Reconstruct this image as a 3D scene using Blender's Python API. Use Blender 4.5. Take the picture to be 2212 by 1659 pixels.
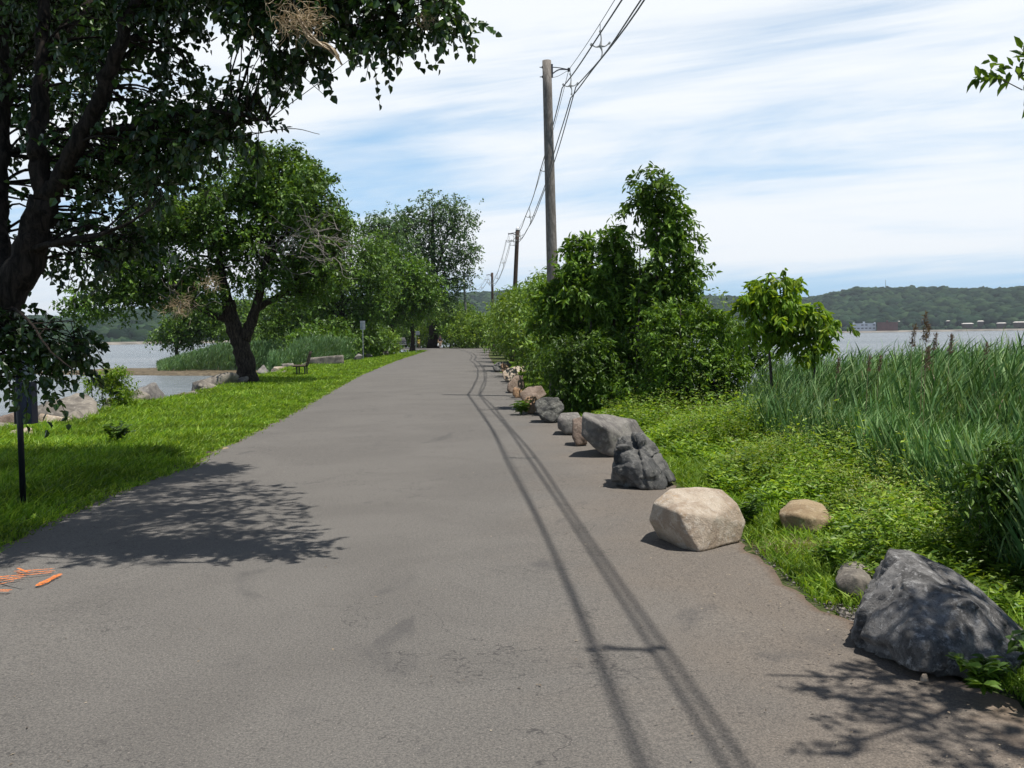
import bpy, bmesh, math, random
import numpy as np
from mathutils import Vector, Matrix, noise as mnoise

for o in list(bpy.data.objects): bpy.data.objects.remove(o)
scene = bpy.context.scene
COL = scene.collection
rng = np.random.default_rng(7)
random.seed(7)

# ------------------------------------------------------------------ camera
EYE = 1.6
HAZE = 0.00007
FPX, VW, VH = 2123.0, 2212.0, 1659.0            # focal length and size of the viewed photograph
_p, _r = math.radians(2.77), math.radians(0.86)
FW = np.array([0, math.cos(_p), -math.sin(_p)]); _X = np.array([1.0, 0, 0]); _U = np.cross(_X, FW)
RT = math.cos(_r)*_X - math.sin(_r)*_U
UP = math.sin(_r)*_X + math.cos(_r)*_U
cam = bpy.data.cameras.new('camera'); camo = bpy.data.objects.new('camera', cam); COL.objects.link(camo)
camo.matrix_world = Matrix(((RT[0], UP[0], -FW[0], 0), (RT[1], UP[1], -FW[1], 0), (RT[2], UP[2], -FW[2], EYE), (0, 0, 0, 1)))
cam.sensor_width = 36; cam.lens = 36*FPX/VW; cam.clip_start = 0.05; cam.clip_end = 20000
scene.camera = camo

# ------------------------------------------------------------------ world + sun
SUNV = Vector((0.33, -0.13, 1.0)).normalized()
world = bpy.data.worlds.new("World"); scene.world = world; world.use_nodes = True
nt = world.node_tree; nt.nodes.clear()
def N(t, ty, **kw):
    n = t.nodes.new(ty)
    for k, v in kw.items():
        if k.startswith('i_'):
            key = k[2:]; key = int(key) if key.isdigit() else key.replace('_', ' ')
            n.inputs[key].default_value = v
        else: setattr(n, k, v)
    return n
def L(t, a, b): t.links.new(a, b)
def math_n(t, op, a=None, b=None, clamp=False):
    n = t.nodes.new('ShaderNodeMath'); n.operation = op; n.use_clamp = clamp
    for i, v in enumerate((a, b)):
        if v is None: continue
        if isinstance(v, (int, float)): n.inputs[i].default_value = v
        else: t.links.new(v, n.inputs[i])
    return n.outputs[0]
def maprange(t, v, a, b, c, d, smooth=True):
    n = t.nodes.new('ShaderNodeMapRange')
    if smooth: n.interpolation_type = 'SMOOTHSTEP'
    t.links.new(v, n.inputs[0])
    for i, q in enumerate((a, b, c, d)): n.inputs[i+1].default_value = q
    return n.outputs[0]
def mixc(t, fac, a, b, mode='MIX'):
    n = t.nodes.new('ShaderNodeMix'); n.data_type = 'RGBA'; n.blend_type = mode
    if isinstance(fac, (int, float)): n.inputs[0].default_value = fac
    else: t.links.new(fac, n.inputs[0])
    for i, v in ((6, a), (7, b)):
        if isinstance(v, tuple): n.inputs[i].default_value = (*v[:3], 1)
        else: t.links.new(v, n.inputs[i])
    return n.outputs[2]

wout = N(nt, 'ShaderNodeOutputWorld'); bg = N(nt, 'ShaderNodeBackground'); bg.inputs[1].default_value = 0.10
L(nt, bg.outputs[0], wout.inputs[0])
sky = N(nt, 'ShaderNodeTexSky', sky_type='NISHITA', sun_disc=False, sun_elevation=math.asin(SUNV.z),
        sun_rotation=math.atan2(SUNV.x, SUNV.y), altitude=0, air_density=1.0, dust_density=0.6, ozone_density=2.0)
tc = N(nt, 'ShaderNodeTexCoord')
sep = N(nt, 'ShaderNodeSeparateXYZ'); L(nt, tc.outputs['Generated'], sep.inputs[0])
az = math_n(nt, 'ARCTAN2', sep.outputs[0], sep.outputs[1])
el = math_n(nt, 'ARCSINE', sep.outputs[2])
v1 = math_n(nt, 'SUBTRACT', math_n(nt, 'MULTIPLY', el, 1.0), math_n(nt, 'MULTIPLY', az, 0.10))
# gently arched bands
arch = math_n(nt, 'MULTIPLY', math_n(nt, 'MULTIPLY', az, az), 0.10)
v1 = math_n(nt, 'ADD', v1, arch)
cv = N(nt, 'ShaderNodeCombineXYZ'); L(nt, math_n(nt, 'MULTIPLY', az, 1.5), cv.inputs[0]); L(nt, math_n(nt, 'MULTIPLY', v1, 15.0), cv.inputs[1])
cv.inputs[2].default_value = 4.7
n1 = N(nt, 'ShaderNodeTexNoise'); n1.inputs['Scale'].default_value = 1.0; n1.inputs['Detail'].default_value = 7; n1.inputs['Roughness'].default_value = 0.55; n1.inputs['Distortion'].default_value = 0.5
L(nt, cv.outputs[0], n1.inputs[0])
cv2 = N(nt, 'ShaderNodeCombineXYZ'); L(nt, math_n(nt, 'MULTIPLY', az, 5.0), cv2.inputs[0]); L(nt, math_n(nt, 'MULTIPLY', v1, 55.0), cv2.inputs[1])
n2 = N(nt, 'ShaderNodeTexNoise'); n2.inputs['Scale'].default_value = 1.0; n2.inputs['Detail'].default_value = 6; n2.inputs['Roughness'].default_value = 0.6; n2.inputs['Distortion'].default_value = 0.6
L(nt, cv2.outputs[0], n2.inputs[0])
dens = math_n(nt, 'ADD', math_n(nt, 'MULTIPLY', n1.outputs[0], 0.8), math_n(nt, 'MULTIPLY', n2.outputs[0], 0.2))
# more cloud in the band from 5 to 25 degrees, a clear strip on the horizon, zenith kept clear to lower the ambient fill
low = maprange(nt, el, 0.005, 0.075, -0.09, 0.06)
hi = maprange(nt, el, 0.42, 0.85, 0.0, -0.4)
dens = math_n(nt, 'ADD', math_n(nt, 'ADD', dens, low), hi)
cl = maprange(nt, dens, 0.29, 0.64, 0.0, 1.0)
cl = math_n(nt, 'MULTIPLY', cl, maprange(nt, sep.outputs[1], -0.4, 0.5, 0.15, 1.0))  # unseen cloud behind the camera thinned to lower the ambient fill
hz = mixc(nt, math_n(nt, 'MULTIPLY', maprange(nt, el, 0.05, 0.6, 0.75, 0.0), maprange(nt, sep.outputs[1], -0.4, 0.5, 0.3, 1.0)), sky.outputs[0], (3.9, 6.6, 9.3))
skyc = mixc(nt, 1.0, hz, (0.92, 1.0, 1.06), 'MULTIPLY')
cloudc = mixc(nt, maprange(nt, el, 0.3, 1.0, 0.0, 1.0), (9.0, 9.3, 9.6), (3.0, 3.2, 3.4))
final = mixc(nt, math_n(nt, 'MULTIPLY', cl, 0.95), skyc, cloudc)
final = mixc(nt, maprange(nt, el, 0.36, 0.75, 0.0, 0.7), final, mixc(nt, 1.0, final, (0.15, 0.15, 0.16), 'MULTIPLY'))  # unseen sky above the frame dimmed on purpose, so shadows stay deep
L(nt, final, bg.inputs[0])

sun = bpy.data.lights.new('sun', 'SUN'); sun.energy = 5.0; sun.angle = math.radians(0.53); sun.color = (1.0, 0.96, 0.89)
suno = bpy.data.objects.new('sun', sun); COL.objects.link(suno)
suno.rotation_euler = SUNV.to_track_quat('Z', 'Y').to_euler(); suno.location = (20, -10, 60)

scene.view_settings.view_transform = 'Standard'; scene.view_settings.look = 'None'
scene.view_settings.exposure = 0.15; scene.view_settings.gamma = 1.0
scene.view_settings.use_curve_mapping = False
scene.render.engine = 'CYCLES'
scene.cycles.max_bounces = 6; scene.cycles.transparent_max_bounces = 6
scene.cycles.diffuse_bounces = 3; scene.cycles.glossy_bounces = 2; scene.cycles.transmission_bounces = 3; scene.cycles.volume_bounces = 0

# ------------------------------------------------------------------ helpers
def ray(x, y): return FW + RT*(x-VW/2)/FPX - UP*(y-VH/2)/FPX
def P(x, y, z=0.0):                              # where a sight line meets the level z
    d = ray(x, y); t = (z-EYE)/d[2]; return d*t + np.array([0, 0, EYE])
def A(x, y, Y):                                  # where a sight line is Y metres ahead
    d = ray(x, y); return d*(Y/d[1]) + np.array([0, 0, EYE])

def meta(o, label=None, cat=None, group=None, kind=None):
    if label: o['label'] = label
    if cat: o['category'] = cat
    if group: o['group'] = group
    if kind: o['kind'] = kind
    return o
def link(o, parent=None):
    COL.objects.link(o)
    if parent: o.parent = parent
    return o
def empty(name, loc, label, cat, group=None):
    o = bpy.data.objects.new(name, None); o.location = tuple(loc); o.empty_display_size = 0.2
    link(o); return meta(o, label, cat, group)
def mesh_np(name, co, faces, mat, parent=None, loc=None, smooth=False):
    """co (N,3); faces (M,k) array or list of such arrays"""
    if not isinstance(faces, list): faces = [faces]
    faces = [np.asarray(f, dtype=np.int32) for f in faces if len(f)]
    me = bpy.data.meshes.new(name)
    co = np.asarray(co, dtype=np.float32)
    me.vertices.add(len(co)); me.vertices.foreach_set('co', co.ravel())
    nl = sum(f.size for f in faces); npoly = sum(len(f) for f in faces)
    me.loops.add(nl); me.loops.foreach_set('vertex_index', np.concatenate([f.ravel() for f in faces]))
    starts = []; s = 0
    for f in faces:
        starts.append(s + np.arange(len(f))*f.shape[1]); s += f.size
    me.polygons.add(npoly); me.polygons.foreach_set('loop_start', np.concatenate(starts).astype(np.int32))
    me.update(calc_edges=True)
    me.polygons.foreach_set('use_smooth', np.full(npoly, smooth))
    if mat: me.materials.append(mat)
    o = bpy.data.objects.new(name, me)
    if loc is not None: o.location = tuple(loc)
    return link(o, parent)
def mesh_bm(name, bm, mat, parent=None, loc=None, smooth=False):
    me = bpy.data.meshes.new(name); bm.to_mesh(me); bm.free()
    for p in me.polygons: p.use_smooth = smooth
    if mat: me.materials.append(mat)
    o = bpy.data.objects.new(name, me)
    if loc is not None: o.location = tuple(loc)
    return link(o, parent)

class Geo:                                       # collects pieces for ONE mesh
    def __init__(s): s.v = []; s.q = []; s.t = []; s.n = 0
    def add(s, co, quads=None, tris=None):
        co = np.asarray(co, dtype=float); s.v.append(co)
        if quads is not None and len(quads): s.q.append(np.asarray(quads)+s.n)
        if tris is not None and len(tris): s.t.append(np.asarray(tris)+s.n)
        s.n += len(co)
    def build(s, name, mat, parent=None, loc=None, smooth=False):
        f = []
        if s.q: f.append(np.concatenate(s.q))
        if s.t: f.append(np.concatenate(s.t))
        return mesh_np(name, np.concatenate(s.v), f, mat, parent, loc, smooth)
    def box(s, c, d, rot=None):
        x, y, z = [k/2 for k in d]
        v = np.array([(-x,-y,-z),(x,-y,-z),(x,y,-z),(-x,y,-z),(-x,-y,z),(x,-y,z),(x,y,z),(-x,y,z)])
        if rot is not None: v = v @ np.array(Matrix.Rotation(rot, 3, 'Z')).T
        s.add(v+np.array(c), [(0,3,2,1),(4,5,6,7),(0,1,5,4),(1,2,6,5),(2,3,7,6),(3,0,4,7)])
    def tube(s, pts, rad, n=8, cap=True, rough=0.0):
        pts = np.asarray(pts, float); m = len(pts)
        rad = np.full(m, rad) if np.isscalar(rad) else np.asarray(rad, float)
        tg = np.gradient(pts, axis=0); tg /= np.linalg.norm(tg, axis=1)[:, None]+1e-9
        ref = np.array([0.31, 0.95, 0.05]) if abs(tg[0][1]) < 0.8 else np.array([1., 0, 0.1])
        a = np.cross(tg, ref); a /= np.linalg.norm(a, axis=1)[:, None]+1e-9
        b = np.cross(tg, a)
        th = np.arange(n)/n*2*math.pi
        r = rad[:, None]*(1+(rng.normal(0, rough, (m, n)) if rough else 0))
        co = pts[:, None, :] + r[..., None]*(np.cos(th)[None, :, None]*a[:, None, :]+np.sin(th)[None, :, None]*b[:, None, :])
        i = np.arange(m-1)[:, None]; j = np.arange(n)[None, :]; k = (j+1) % n
        q = np.stack([i*n+j, i*n+k, (i+1)*n+k, (i+1)*n+j], -1).reshape(-1, 4)
        co = co.reshape(-1, 3); t = []
        if cap:
            co = np.vstack([co, pts[0], pts[-1]])
            e0, e1 = m*n, m*n+1
            for jj in range(n):
                t.append((e0, (jj+1) % n, jj)); t.append((e1, (m-1)*n+jj, (m-1)*n+(jj+1) % n))
        s.add(co, q, t)

def smoothline(pts, n=8):
    """Catmull-Rom through points (k,d)"""
    p = np.asarray(pts, float); p = np.vstack([2*p[0]-p[1], p, 2*p[-1]-p[-2]])
    out = []
    for i in range(1, len(p)-2):
        for t in np.linspace(0, 1, n, endpoint=False):
            out.append(0.5*((2*p[i])+(-p[i-1]+p[i+1])*t+(2*p[i-1]-5*p[i]+4*p[i+1]-p[i+2])*t*t+(-p[i-1]+3*p[i]-3*p[i+1]+p[i+2])*t**3))
    out.append(p[-2]); return np.array(out)
def norm(a): return a/(np.linalg.norm(a, axis=-1, keepdims=True)+1e-9)

# ------------------------------------------------------------------ materials
def new_mat(name):
    m = bpy.data.materials.new(name); m.use_nodes = True
    t = m.node_tree; b = t.nodes['Principled BSDF']; return m, t, b
def simple(name, col, rough=0.6, metal=0.0, var=0.15, scale=8.0, spec=0.4, bump=0.0):
    m, t, b = new_mat(name)
    tcn = N(t, 'ShaderNodeTexCoord'); n = N(t, 'ShaderNodeTexNoise'); n.inputs['Scale'].default_value = scale; n.inputs['Detail'].default_value = 5
    L(t, tcn.outputs['Object'], n.inputs[0])
    f = maprange(t, n.outputs[0], 0.3, 0.7, 0, 1)
    c = mixc(t, f, tuple(k*(1-var) for k in col), tuple(min(1, k*(1+var)) for k in col))
    L(t, c, b.inputs['Base Color']); b.inputs['Roughness'].default_value = rough; b.inputs['Metallic'].default_value = metal
    b.inputs['Specular IOR Level'].default_value = spec
    if bump:
        bn = N(t, 'ShaderNodeBump'); bn.inputs['Strength'].default_value = bump; bn.inputs['Distance'].default_value = 0.02
        L(t, n.outputs[0], bn.inputs['Height']); L(t, bn.outputs[0], b.inputs['Normal'])
    return m
def leaf_mat(name, c1, c2, c3, trans=0.3, rough=0.45, spec=0.35, clump=0.8, tcol=1.6):
    """leaves: hue varies leaf by leaf and clump by clump"""
    m, t, b = new_mat(name)
    g = N(t, 'ShaderNodeNewGeometry')
    r = N(t, 'ShaderNodeValToRGB'); r.color_ramp.elements[0].color = (*c1, 1); r.color_ramp.elements[1].color = (*c3, 1)
    e = r.color_ramp.elements.new(0.55); e.color = (*c2, 1)
    L(t, g.outputs['Random Per Island'], r.inputs[0])
    n = N(t, 'ShaderNodeTexNoise'); n.inputs['Scale'].default_value = clump; n.inputs['Detail'].default_value = 3
    tcn = N(t, 'ShaderNodeTexCoord'); L(t, tcn.outputs['Object'], n.inputs[0])
    f = maprange(t, n.outputs[0], 0.35, 0.65, 0.75, 1.3)
    c = N(t, 'ShaderNodeVectorMath', operation='SCALE'); L(t, r.outputs[0], c.inputs[0]); L(t, f, c.inputs['Scale'])
    L(t, c.outputs[0], b.inputs['Base Color']); b.inputs['Roughness'].default_value = rough; b.inputs['Specular IOR Level'].default_value = spec
    tr = N(t, 'ShaderNodeBsdfTranslucent')
    c2n = mixc(t, 1.0, c.outputs[0], (tcol*1.1, tcol, tcol*0.35), 'MULTIPLY'); L(t, c2n, tr.inputs[0])
    mx = N(t, 'ShaderNodeMixShader'); mx.inputs[0].default_value = trans
    L(t, b.outputs[0], mx.inputs[1]); L(t, tr.outputs[0], mx.inputs[2])
    L(t, mx.outputs[0], t.nodes['Material Output'].inputs[0])
    return m
def rock_mat(name, base, dark, light, scale=1.0, speck=0.5, lichen=None):
    m, t, b = new_mat(name)
    tcn = N(t, 'ShaderNodeTexCoord')
    def nz(s, d=8, ro=0.6, dist=0.0):
        n = N(t, 'ShaderNodeTexNoise'); n.inputs['Scale'].default_value = s*scale; n.inputs['Detail'].default_value = d
        n.inputs['Roughness'].default_value = ro; n.inputs['Distortion'].default_value = dist
        L(t, tcn.outputs['Object'], n.inputs[0]); return n.outputs[0]
    big = nz(3.0, 6, 0.6, 0.8); mid = nz(14, 8, 0.7); fine = nz(75, 4, 0.8)
    c = mixc(t, maprange(t, big, 0.38, 0.62, 0, 1), dark, base)
    c = mixc(t, maprange(t, mid, 0.50, 0.72, 0, 0.8), c, light)
    c = mixc(t, math_n(t, 'MULTIPLY', maprange(t, fine, 0.52, 0.66, 0, 1), speck), c, tuple(k*0.45 for k in dark))
    if lichen:
        c = mixc(t, maprange(t, nz(6, 6, 0.7, 1.2), 0.56, 0.66, 0, 0.8), c, lichen)
    L(t, c, b.inputs['Base Color']); b.inputs['Roughness'].default_value = 0.85; b.inputs['Specular IOR Level'].default_value = 0.25
    h = math_n(t, 'ADD', math_n(t, 'MULTIPLY', mid, 1.0), math_n(t, 'MULTIPLY', fine, 0.25))
    bn = N(t, 'ShaderNodeBump'); bn.inputs['Strength'].default_value = 0.9; bn.inputs['Distance'].default_value = 0.025
    L(t, h, bn.inputs['Height']); L(t, bn.outputs[0], b.inputs['Normal'])
    return m
def bark_mat(name, c1, c2, scale=1.0):
    m, t, b = new_mat(name)
    tcn = N(t, 'ShaderNodeTexCoord'); mp = N(t, 'ShaderNodeMapping'); mp.inputs['Scale'].default_value = (10*scale, 10*scale, 2.2*scale)
    L(t, tcn.outputs['Object'], mp.inputs[0])
    n = N(t, 'ShaderNodeTexNoise'); n.inputs['Scale'].default_value = 2.0; n.inputs['Detail'].default_value = 8; n.inputs['Roughness'].default_value = 0.7; n.inputs['Distortion'].default_value = 0.7
    L(t, mp.outputs[0], n.inputs[0])
    c = mixc(t, maprange(t, n.outputs[0], 0.38, 0.65, 0, 1), c1, c2); L(t, c, b.inputs['Base Color'])
    b.inputs['Roughness'].default_value = 0.9; b.inputs['Specular IOR Level'].default_value = 0.15
    bn = N(t, 'ShaderNodeBump'); bn.inputs['Strength'].default_value = 0.9; bn.inputs['Distance'].default_value = 0.03
    L(t, n.outputs[0], bn.inputs['Height']); L(t, bn.outputs[0], b.inputs['Normal'])
    return m

M = {}
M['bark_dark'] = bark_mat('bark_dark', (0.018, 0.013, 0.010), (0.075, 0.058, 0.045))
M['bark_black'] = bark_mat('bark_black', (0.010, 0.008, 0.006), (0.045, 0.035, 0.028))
M['bark_grey'] = bark_mat('bark_grey', (0.05, 0.042, 0.035), (0.16, 0.13, 0.11))
M['dead_wood'] = bark_mat('dead_wood', (0.17, 0.15, 0.13), (0.36, 0.32, 0.28), 2)
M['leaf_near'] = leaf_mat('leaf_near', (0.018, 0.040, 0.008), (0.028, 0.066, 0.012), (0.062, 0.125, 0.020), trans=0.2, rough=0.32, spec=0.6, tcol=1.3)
M['leaf_mid'] = leaf_mat('leaf_mid', (0.038, 0.082, 0.013), (0.070, 0.142, 0.019), (0.150, 0.25, 0.034), trans=0.22)
M['leaf_bright'] = leaf_mat('leaf_bright', (0.045, 0.10, 0.013), (0.080, 0.165, 0.018), (0.155, 0.27, 0.032), trans=0.25)
M['leaf_grey'] = leaf_mat('leaf_grey', (0.04, 0.08, 0.024), (0.065, 0.13, 0.036), (0.15, 0.24, 0.08), trans=0.2, rough=0.4)
M['leaf_shrub'] = leaf_mat('leaf_shrub', (0.048, 0.102, 0.013), (0.095, 0.185, 0.020), (0.195, 0.315, 0.042), trans=0.25, clump=1.5)
M['leaf_yellow'] = leaf_mat('leaf_yellow', (0.08, 0.16, 0.014), (0.16, 0.27, 0.02), (0.27, 0.36, 0.03), trans=0.35, clump=2)
M['leaf_hedge'] = leaf_mat('leaf_hedge', (0.06, 0.12, 0.014), (0.12, 0.21, 0.024), (0.23, 0.33, 0.05), trans=0.3, clump=0.5)
M['grass'] = leaf_mat('grass', (0.085, 0.175, 0.016), (0.17, 0.30, 0.026), (0.32, 0.44, 0.075), trans=0.35, rough=0.5, spec=0.25, clump=0.9, tcol=1.5)
M['reed'] = leaf_mat('reed', (0.050, 0.125, 0.036), (0.10, 0.21, 0.062), (0.28, 0.40, 0.17), trans=0.22, rough=0.6, spec=0.2, clump=0.7, tcol=1.2)
M['reed_far'] = leaf_mat('reed_far', (0.06, 0.12, 0.045), (0.095, 0.19, 0.07), (0.17, 0.27, 0.12), trans=0.25, clump=0.2)
M['weed'] = leaf_mat('weed', (0.068, 0.15, 0.015), (0.15, 0.26, 0.023), (0.30, 0.41, 0.055), trans=0.35, clump=1.4)
M['weed_top'] = leaf_mat('weed_top', (0.20, 0.29, 0.06), (0.28, 0.36, 0.10), (0.42, 0.42, 0.18), trans=0.3)
M['dry'] = leaf_mat('dry_grass', (0.32, 0.23, 0.13), (0.44, 0.34, 0.21), (0.60, 0.50, 0.36), trans=0.25, tcol=1.1)
M['plume'] = leaf_mat('plume', (0.13, 0.085, 0.07), (0.22, 0.15, 0.12), (0.33, 0.25, 0.18), trans=0.3, tcol=1.1)
M['pole_grey'] = bark_mat('pole_grey', (0.16, 0.14, 0.12), (0.30, 0.27, 0.24), 1.2)
M['pole_dark'] = bark_mat('pole_dark', (0.05, 0.035, 0.028), (0.11, 0.08, 0.065), 1.2)
M['pole_pale'] = bark_mat('pole_pale', (0.28, 0.25, 0.22), (0.42, 0.39, 0.35), 1.2)
M['steel'] = simple('steel', (0.30, 0.31, 0.32), 0.5, 0.4)
M['steel_dark'] = simple('steel_dark', (0.07, 0.07, 0.08), 0.5, 0.5)
M['black_paint'] = simple('black_paint', (0.012, 0.012, 0.02), 0.4, 0.0, 0.3)
M['navy_paint'] = simple('navy_paint', (0.012, 0.016, 0.045), 0.35, 0.0, 0.2)
M['cable'] = simple('cable', (0.10, 0.10, 0.11), 0.6)
M['spacer'] = simple('spacer', (0.48, 0.47, 0.44), 0.6)
M['insulator'] = simple('insulator', (0.06, 0.055, 0.05), 0.35)
M['white'] = simple('white_paint', (0.75, 0.75, 0.74), 0.5, 0, 0.06)
M['sign_back'] = simple('sign_back', (0.36, 0.38, 0.40), 0.5, 0.3, 0.08)
M['wood_old'] = bark_mat('wood_old', (0.06, 0.045, 0.035), (0.17, 0.13, 0.10), 1.5)

# ------------------------------------------------------------------ terrain
XL = np.array([(-60,-9.4),(15,-9.4),(22,-9.8),(30,-10.5),(38,-11.3),(46,-11.2),(60,-13.2),(72,-16),(80,-19),(84,-30),(88,-38),(96,-43),(112,-46),(122,-44),(135,-45),(160,-60),(230,-60),(290,-20),(320,0)])
XR = np.array([(-60,9),(4,8.5),(8,9.2),(14,8.6),(20,7.6),(27,6.2),(40,6.5),(70,6.5),(110,5),(140,8),(170,20),(230,20),(290,5),(320,0)])
REDGE_L = [(-4.0,-20),(-4.1,0),(-4.17,7.9),(-4.26,9.16),(-4.3,11.2),(-4.2,12.87),(-4.4,14.2),(-4.55,17),(-4.94,22.4),(-5.76,31.6),(-6.83,44.5),(-8.28,68.9),(-9.4,95),(-10.9,128),(-14,136),(-22,141),(-40,146)]
REDGE_R = [(2.9,-20),(2.6,0),(2.2,4.2),(1.78,5.8),(1.76,7.4),(1.78,9.4),(1.75,10.7),(1.5,13),(1.2,15.8),(0.75,20.7),(0.35,27.5),(-0.9,54.4),(-2.0,85),(-2.6,123),(-5,150),(-18,166),(-40,172)]
_re = np.array(REDGE_R[:14]); _le = np.array(REDGE_L[:14])
def xre(y): return np.interp(y, _re[:, 1], _re[:, 0])
def xle(y): return np.interp(y, _le[:, 1], _le[:, 0])
def sst(a, b, x): t = np.clip((x-a)/(b-a), 0, 1); return t*t*(3-2*t)
def gz(x, y):
    x = np.asarray(x, float); y = np.asarray(y, float)
    wob = 0.35*np.sin(y*0.7)+0.25*np.sin(y*1.9+1)+0.5*np.sin(y*0.23)
    xl = np.interp(y, XL[:, 0], XL[:, 1])+wob*0.6; xr = np.interp(y, XR[:, 0], XR[:, 1])+wob
    dl = x-xl; dr = xr-x
    zl = -2.4+2.36*sst(-2.0, 0.7, dl)
    pen = sst(60, 84, y)*sst(-10, -22, x-0*x)             # low flat ground of the spit
    zl = zl*(1-pen)+pen*(-2.4+.95*sst(-6, 2, dl))
    rr = x-xre(y)
    zr = -0.04-0.85*sst(0.6, 4.5, rr)*(1-sst(30, 40, y)) - 0.5*sst(0.8, 4, rr)*sst(30, 40, y)*(1-sst(110, 140, y))
    zr = np.where(dr < 2.0, zr-1.6*(1-sst(-2.0, 2.0, dr)), zr)
    bump = 0.02*np.sin(x*2.1+y*1.3)*np.sin(x*0.9-y*1.7)
    off = np.minimum(rr, 1e9)
    z = np.minimum(zl, zr)
    onroad = (x > xle(y)-0.3) & (x < xre(y)+0.3)
    z = np.where(onroad, -0.05, z+bump-0.03)
    z = np.where((y > 300) | (y < -58), -2.4, z)
    curved = (y > 125) & (y < 185) & (x < 3) & (x > -50)
    z = np.where(curved, np.minimum(z, -0.06), z)
    return z
def axis(dense, far):
    a = np.array(dense); s = (a[-1]-a[-2]); out = list(a)
    while out[-1] < far: s *= 1.25; out.append(out[-1]+s)
    s = a[1]-a[0]; neg = [a[0]]
    while neg[-1] > -far: s *= 1.25; neg.append(neg[-1]-s)
    return np.array(neg[:0:-1]+out)
gx = axis(np.arange(-24, 16, 0.3), 7000); gy = axis(np.concatenate([np.arange(-6, 60, 0.35), np.arange(60, 180, 1.0)]), 7000)
XX, YY = np.meshgrid(gx, gy)
ZZ = gz(XX, YY)
nx, ny = len(gx), len(gy)
i = np.arange(ny-1)[:, None]; j = np.arange(nx-1)[None, :]
q = np.stack([i*nx+j, i*nx+j+1, (i+1)*nx+j+1, (i+1)*nx+j], -1).reshape(-1, 4)
m, t, b = new_mat('ground_soil')
tcn = N(t, 'ShaderNodeTexCoord')
na = N(t, 'ShaderNodeTexNoise'); na.inputs['Scale'].default_value = 0.8; na.inputs['Detail'].default_value = 8; L(t, tcn.outputs['Object'], na.inputs[0])
nb = N(t, 'ShaderNodeTexNoise'); nb.inputs['Scale'].default_value = 18; nb.inputs['Detail'].default_value = 6; L(t, tcn.outputs['Object'], nb.inputs[0])
c = mixc(t, maprange(t, na.outputs[0], 0.4, 0.65, 0, 1), (0.05, 0.075, 0.022), (0.10, 0.11, 0.045))
c = mixc(t, maprange(t, nb.outputs[0], 0.52, 0.7, 0, 0.8), c, (0.15, 0.12, 0.08))
sp = N(t, 'ShaderNodeSeparateXYZ'); L(t, tcn.outputs['Object'], sp.inputs[0])
c = mixc(t, maprange(t, sp.outputs[2], -0.75, -1.05, 0, 1), c, (0.16, 0.125, 0.085))
L(t, c, b.inputs['Base Color']); b.inputs['Roughness'].default_value = 0.95; b.inputs['Specular IOR Level'].default_value = 0.1
bn = N(t, 'ShaderNodeBump'); bn.inputs['Distance'].default_value = 0.05; L(t, nb.outputs[0], bn.inputs['Height']); L(t, bn.outputs[0], b.inputs['Normal'])
meta(mesh_np('ground', np.stack([XX, YY, ZZ], -1).reshape(-1, 3), q, m, smooth=True), 'green and sandy ground on both sides of the road', 'ground', kind='structure')

# ------------------------------------------------------------------ water
WZ = -1.3
m, t, b = new_mat('river_water')
tcn = N(t, 'ShaderNodeTexCoord')
def wn(sx, sy, det, dist=0.3):
    mp = N(t, 'ShaderNodeMapping'); mp.inputs['Scale'].default_value = (sx, sy, 1); mp.inputs['Rotation'].default_value = (0, 0, 0.35); L(t, tcn.outputs['Object'], mp.inputs[0])
    n = N(t, 'ShaderNodeTexNoise'); n.inputs['Scale'].default_value = 1.0; n.inputs['Detail'].default_value = det; n.inputs['Distortion'].default_value = dist
    L(t, mp.outputs[0], n.inputs[0]); return n.outputs[0]
w1 = wn(1.2, 3.2, 4); w2 = wn(0.05, 0.30, 4); w3 = wn(0.004, 0.03, 3)
h = math_n(t, 'ADD', math_n(t, 'MULTIPLY', w1, 0.22), math_n(t, 'MULTIPLY', w2, 0.9))
bn = N(t, 'ShaderNodeBump'); bn.inputs['Strength'].default_value = 1.0; bn.inputs['Distance'].default_value = 1.1; L(t, h, bn.inputs['Height'])
L(t, bn.outputs[0], b.inputs['Normal'])
c = mixc(t, maprange(t, w3, 0.40, 0.62, 0, 1), (0.075, 0.095, 0.105), (0.14, 0.155, 0.165))
c = mixc(t, maprange(t, w1, 0.42, 0.62, 0, 0.5), c, (0.20, 0.22, 0.235))
L(t, c, b.inputs['Base Color']); b.inputs['Roughness'].default_value = 0.22; b.inputs['IOR'].default_value = 1.33; b.inputs['Specular IOR Level'].default_value = 0.5
wx = np.array([-7000, -1500, -300, -60, 0, 60, 300, 1500, 7000.]); 
XX, YY = np.meshgrid(wx, wx); n_ = len(wx)
i = np.arange(n_-1)[:, None]; j = np.arange(n_-1)[None, :]
q = np.stack([i*n_+j, i*n_+j+1, (i+1)*n_+j+1, (i+1)*n_+j], -1).reshape(-1, 4)
meta(mesh_np('water', np.stack([XX, YY, XX*0+WZ], -1).reshape(-1, 3), q, m), 'rippled grey blue river on both sides of the causeway', 'water', kind='structure')

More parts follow.
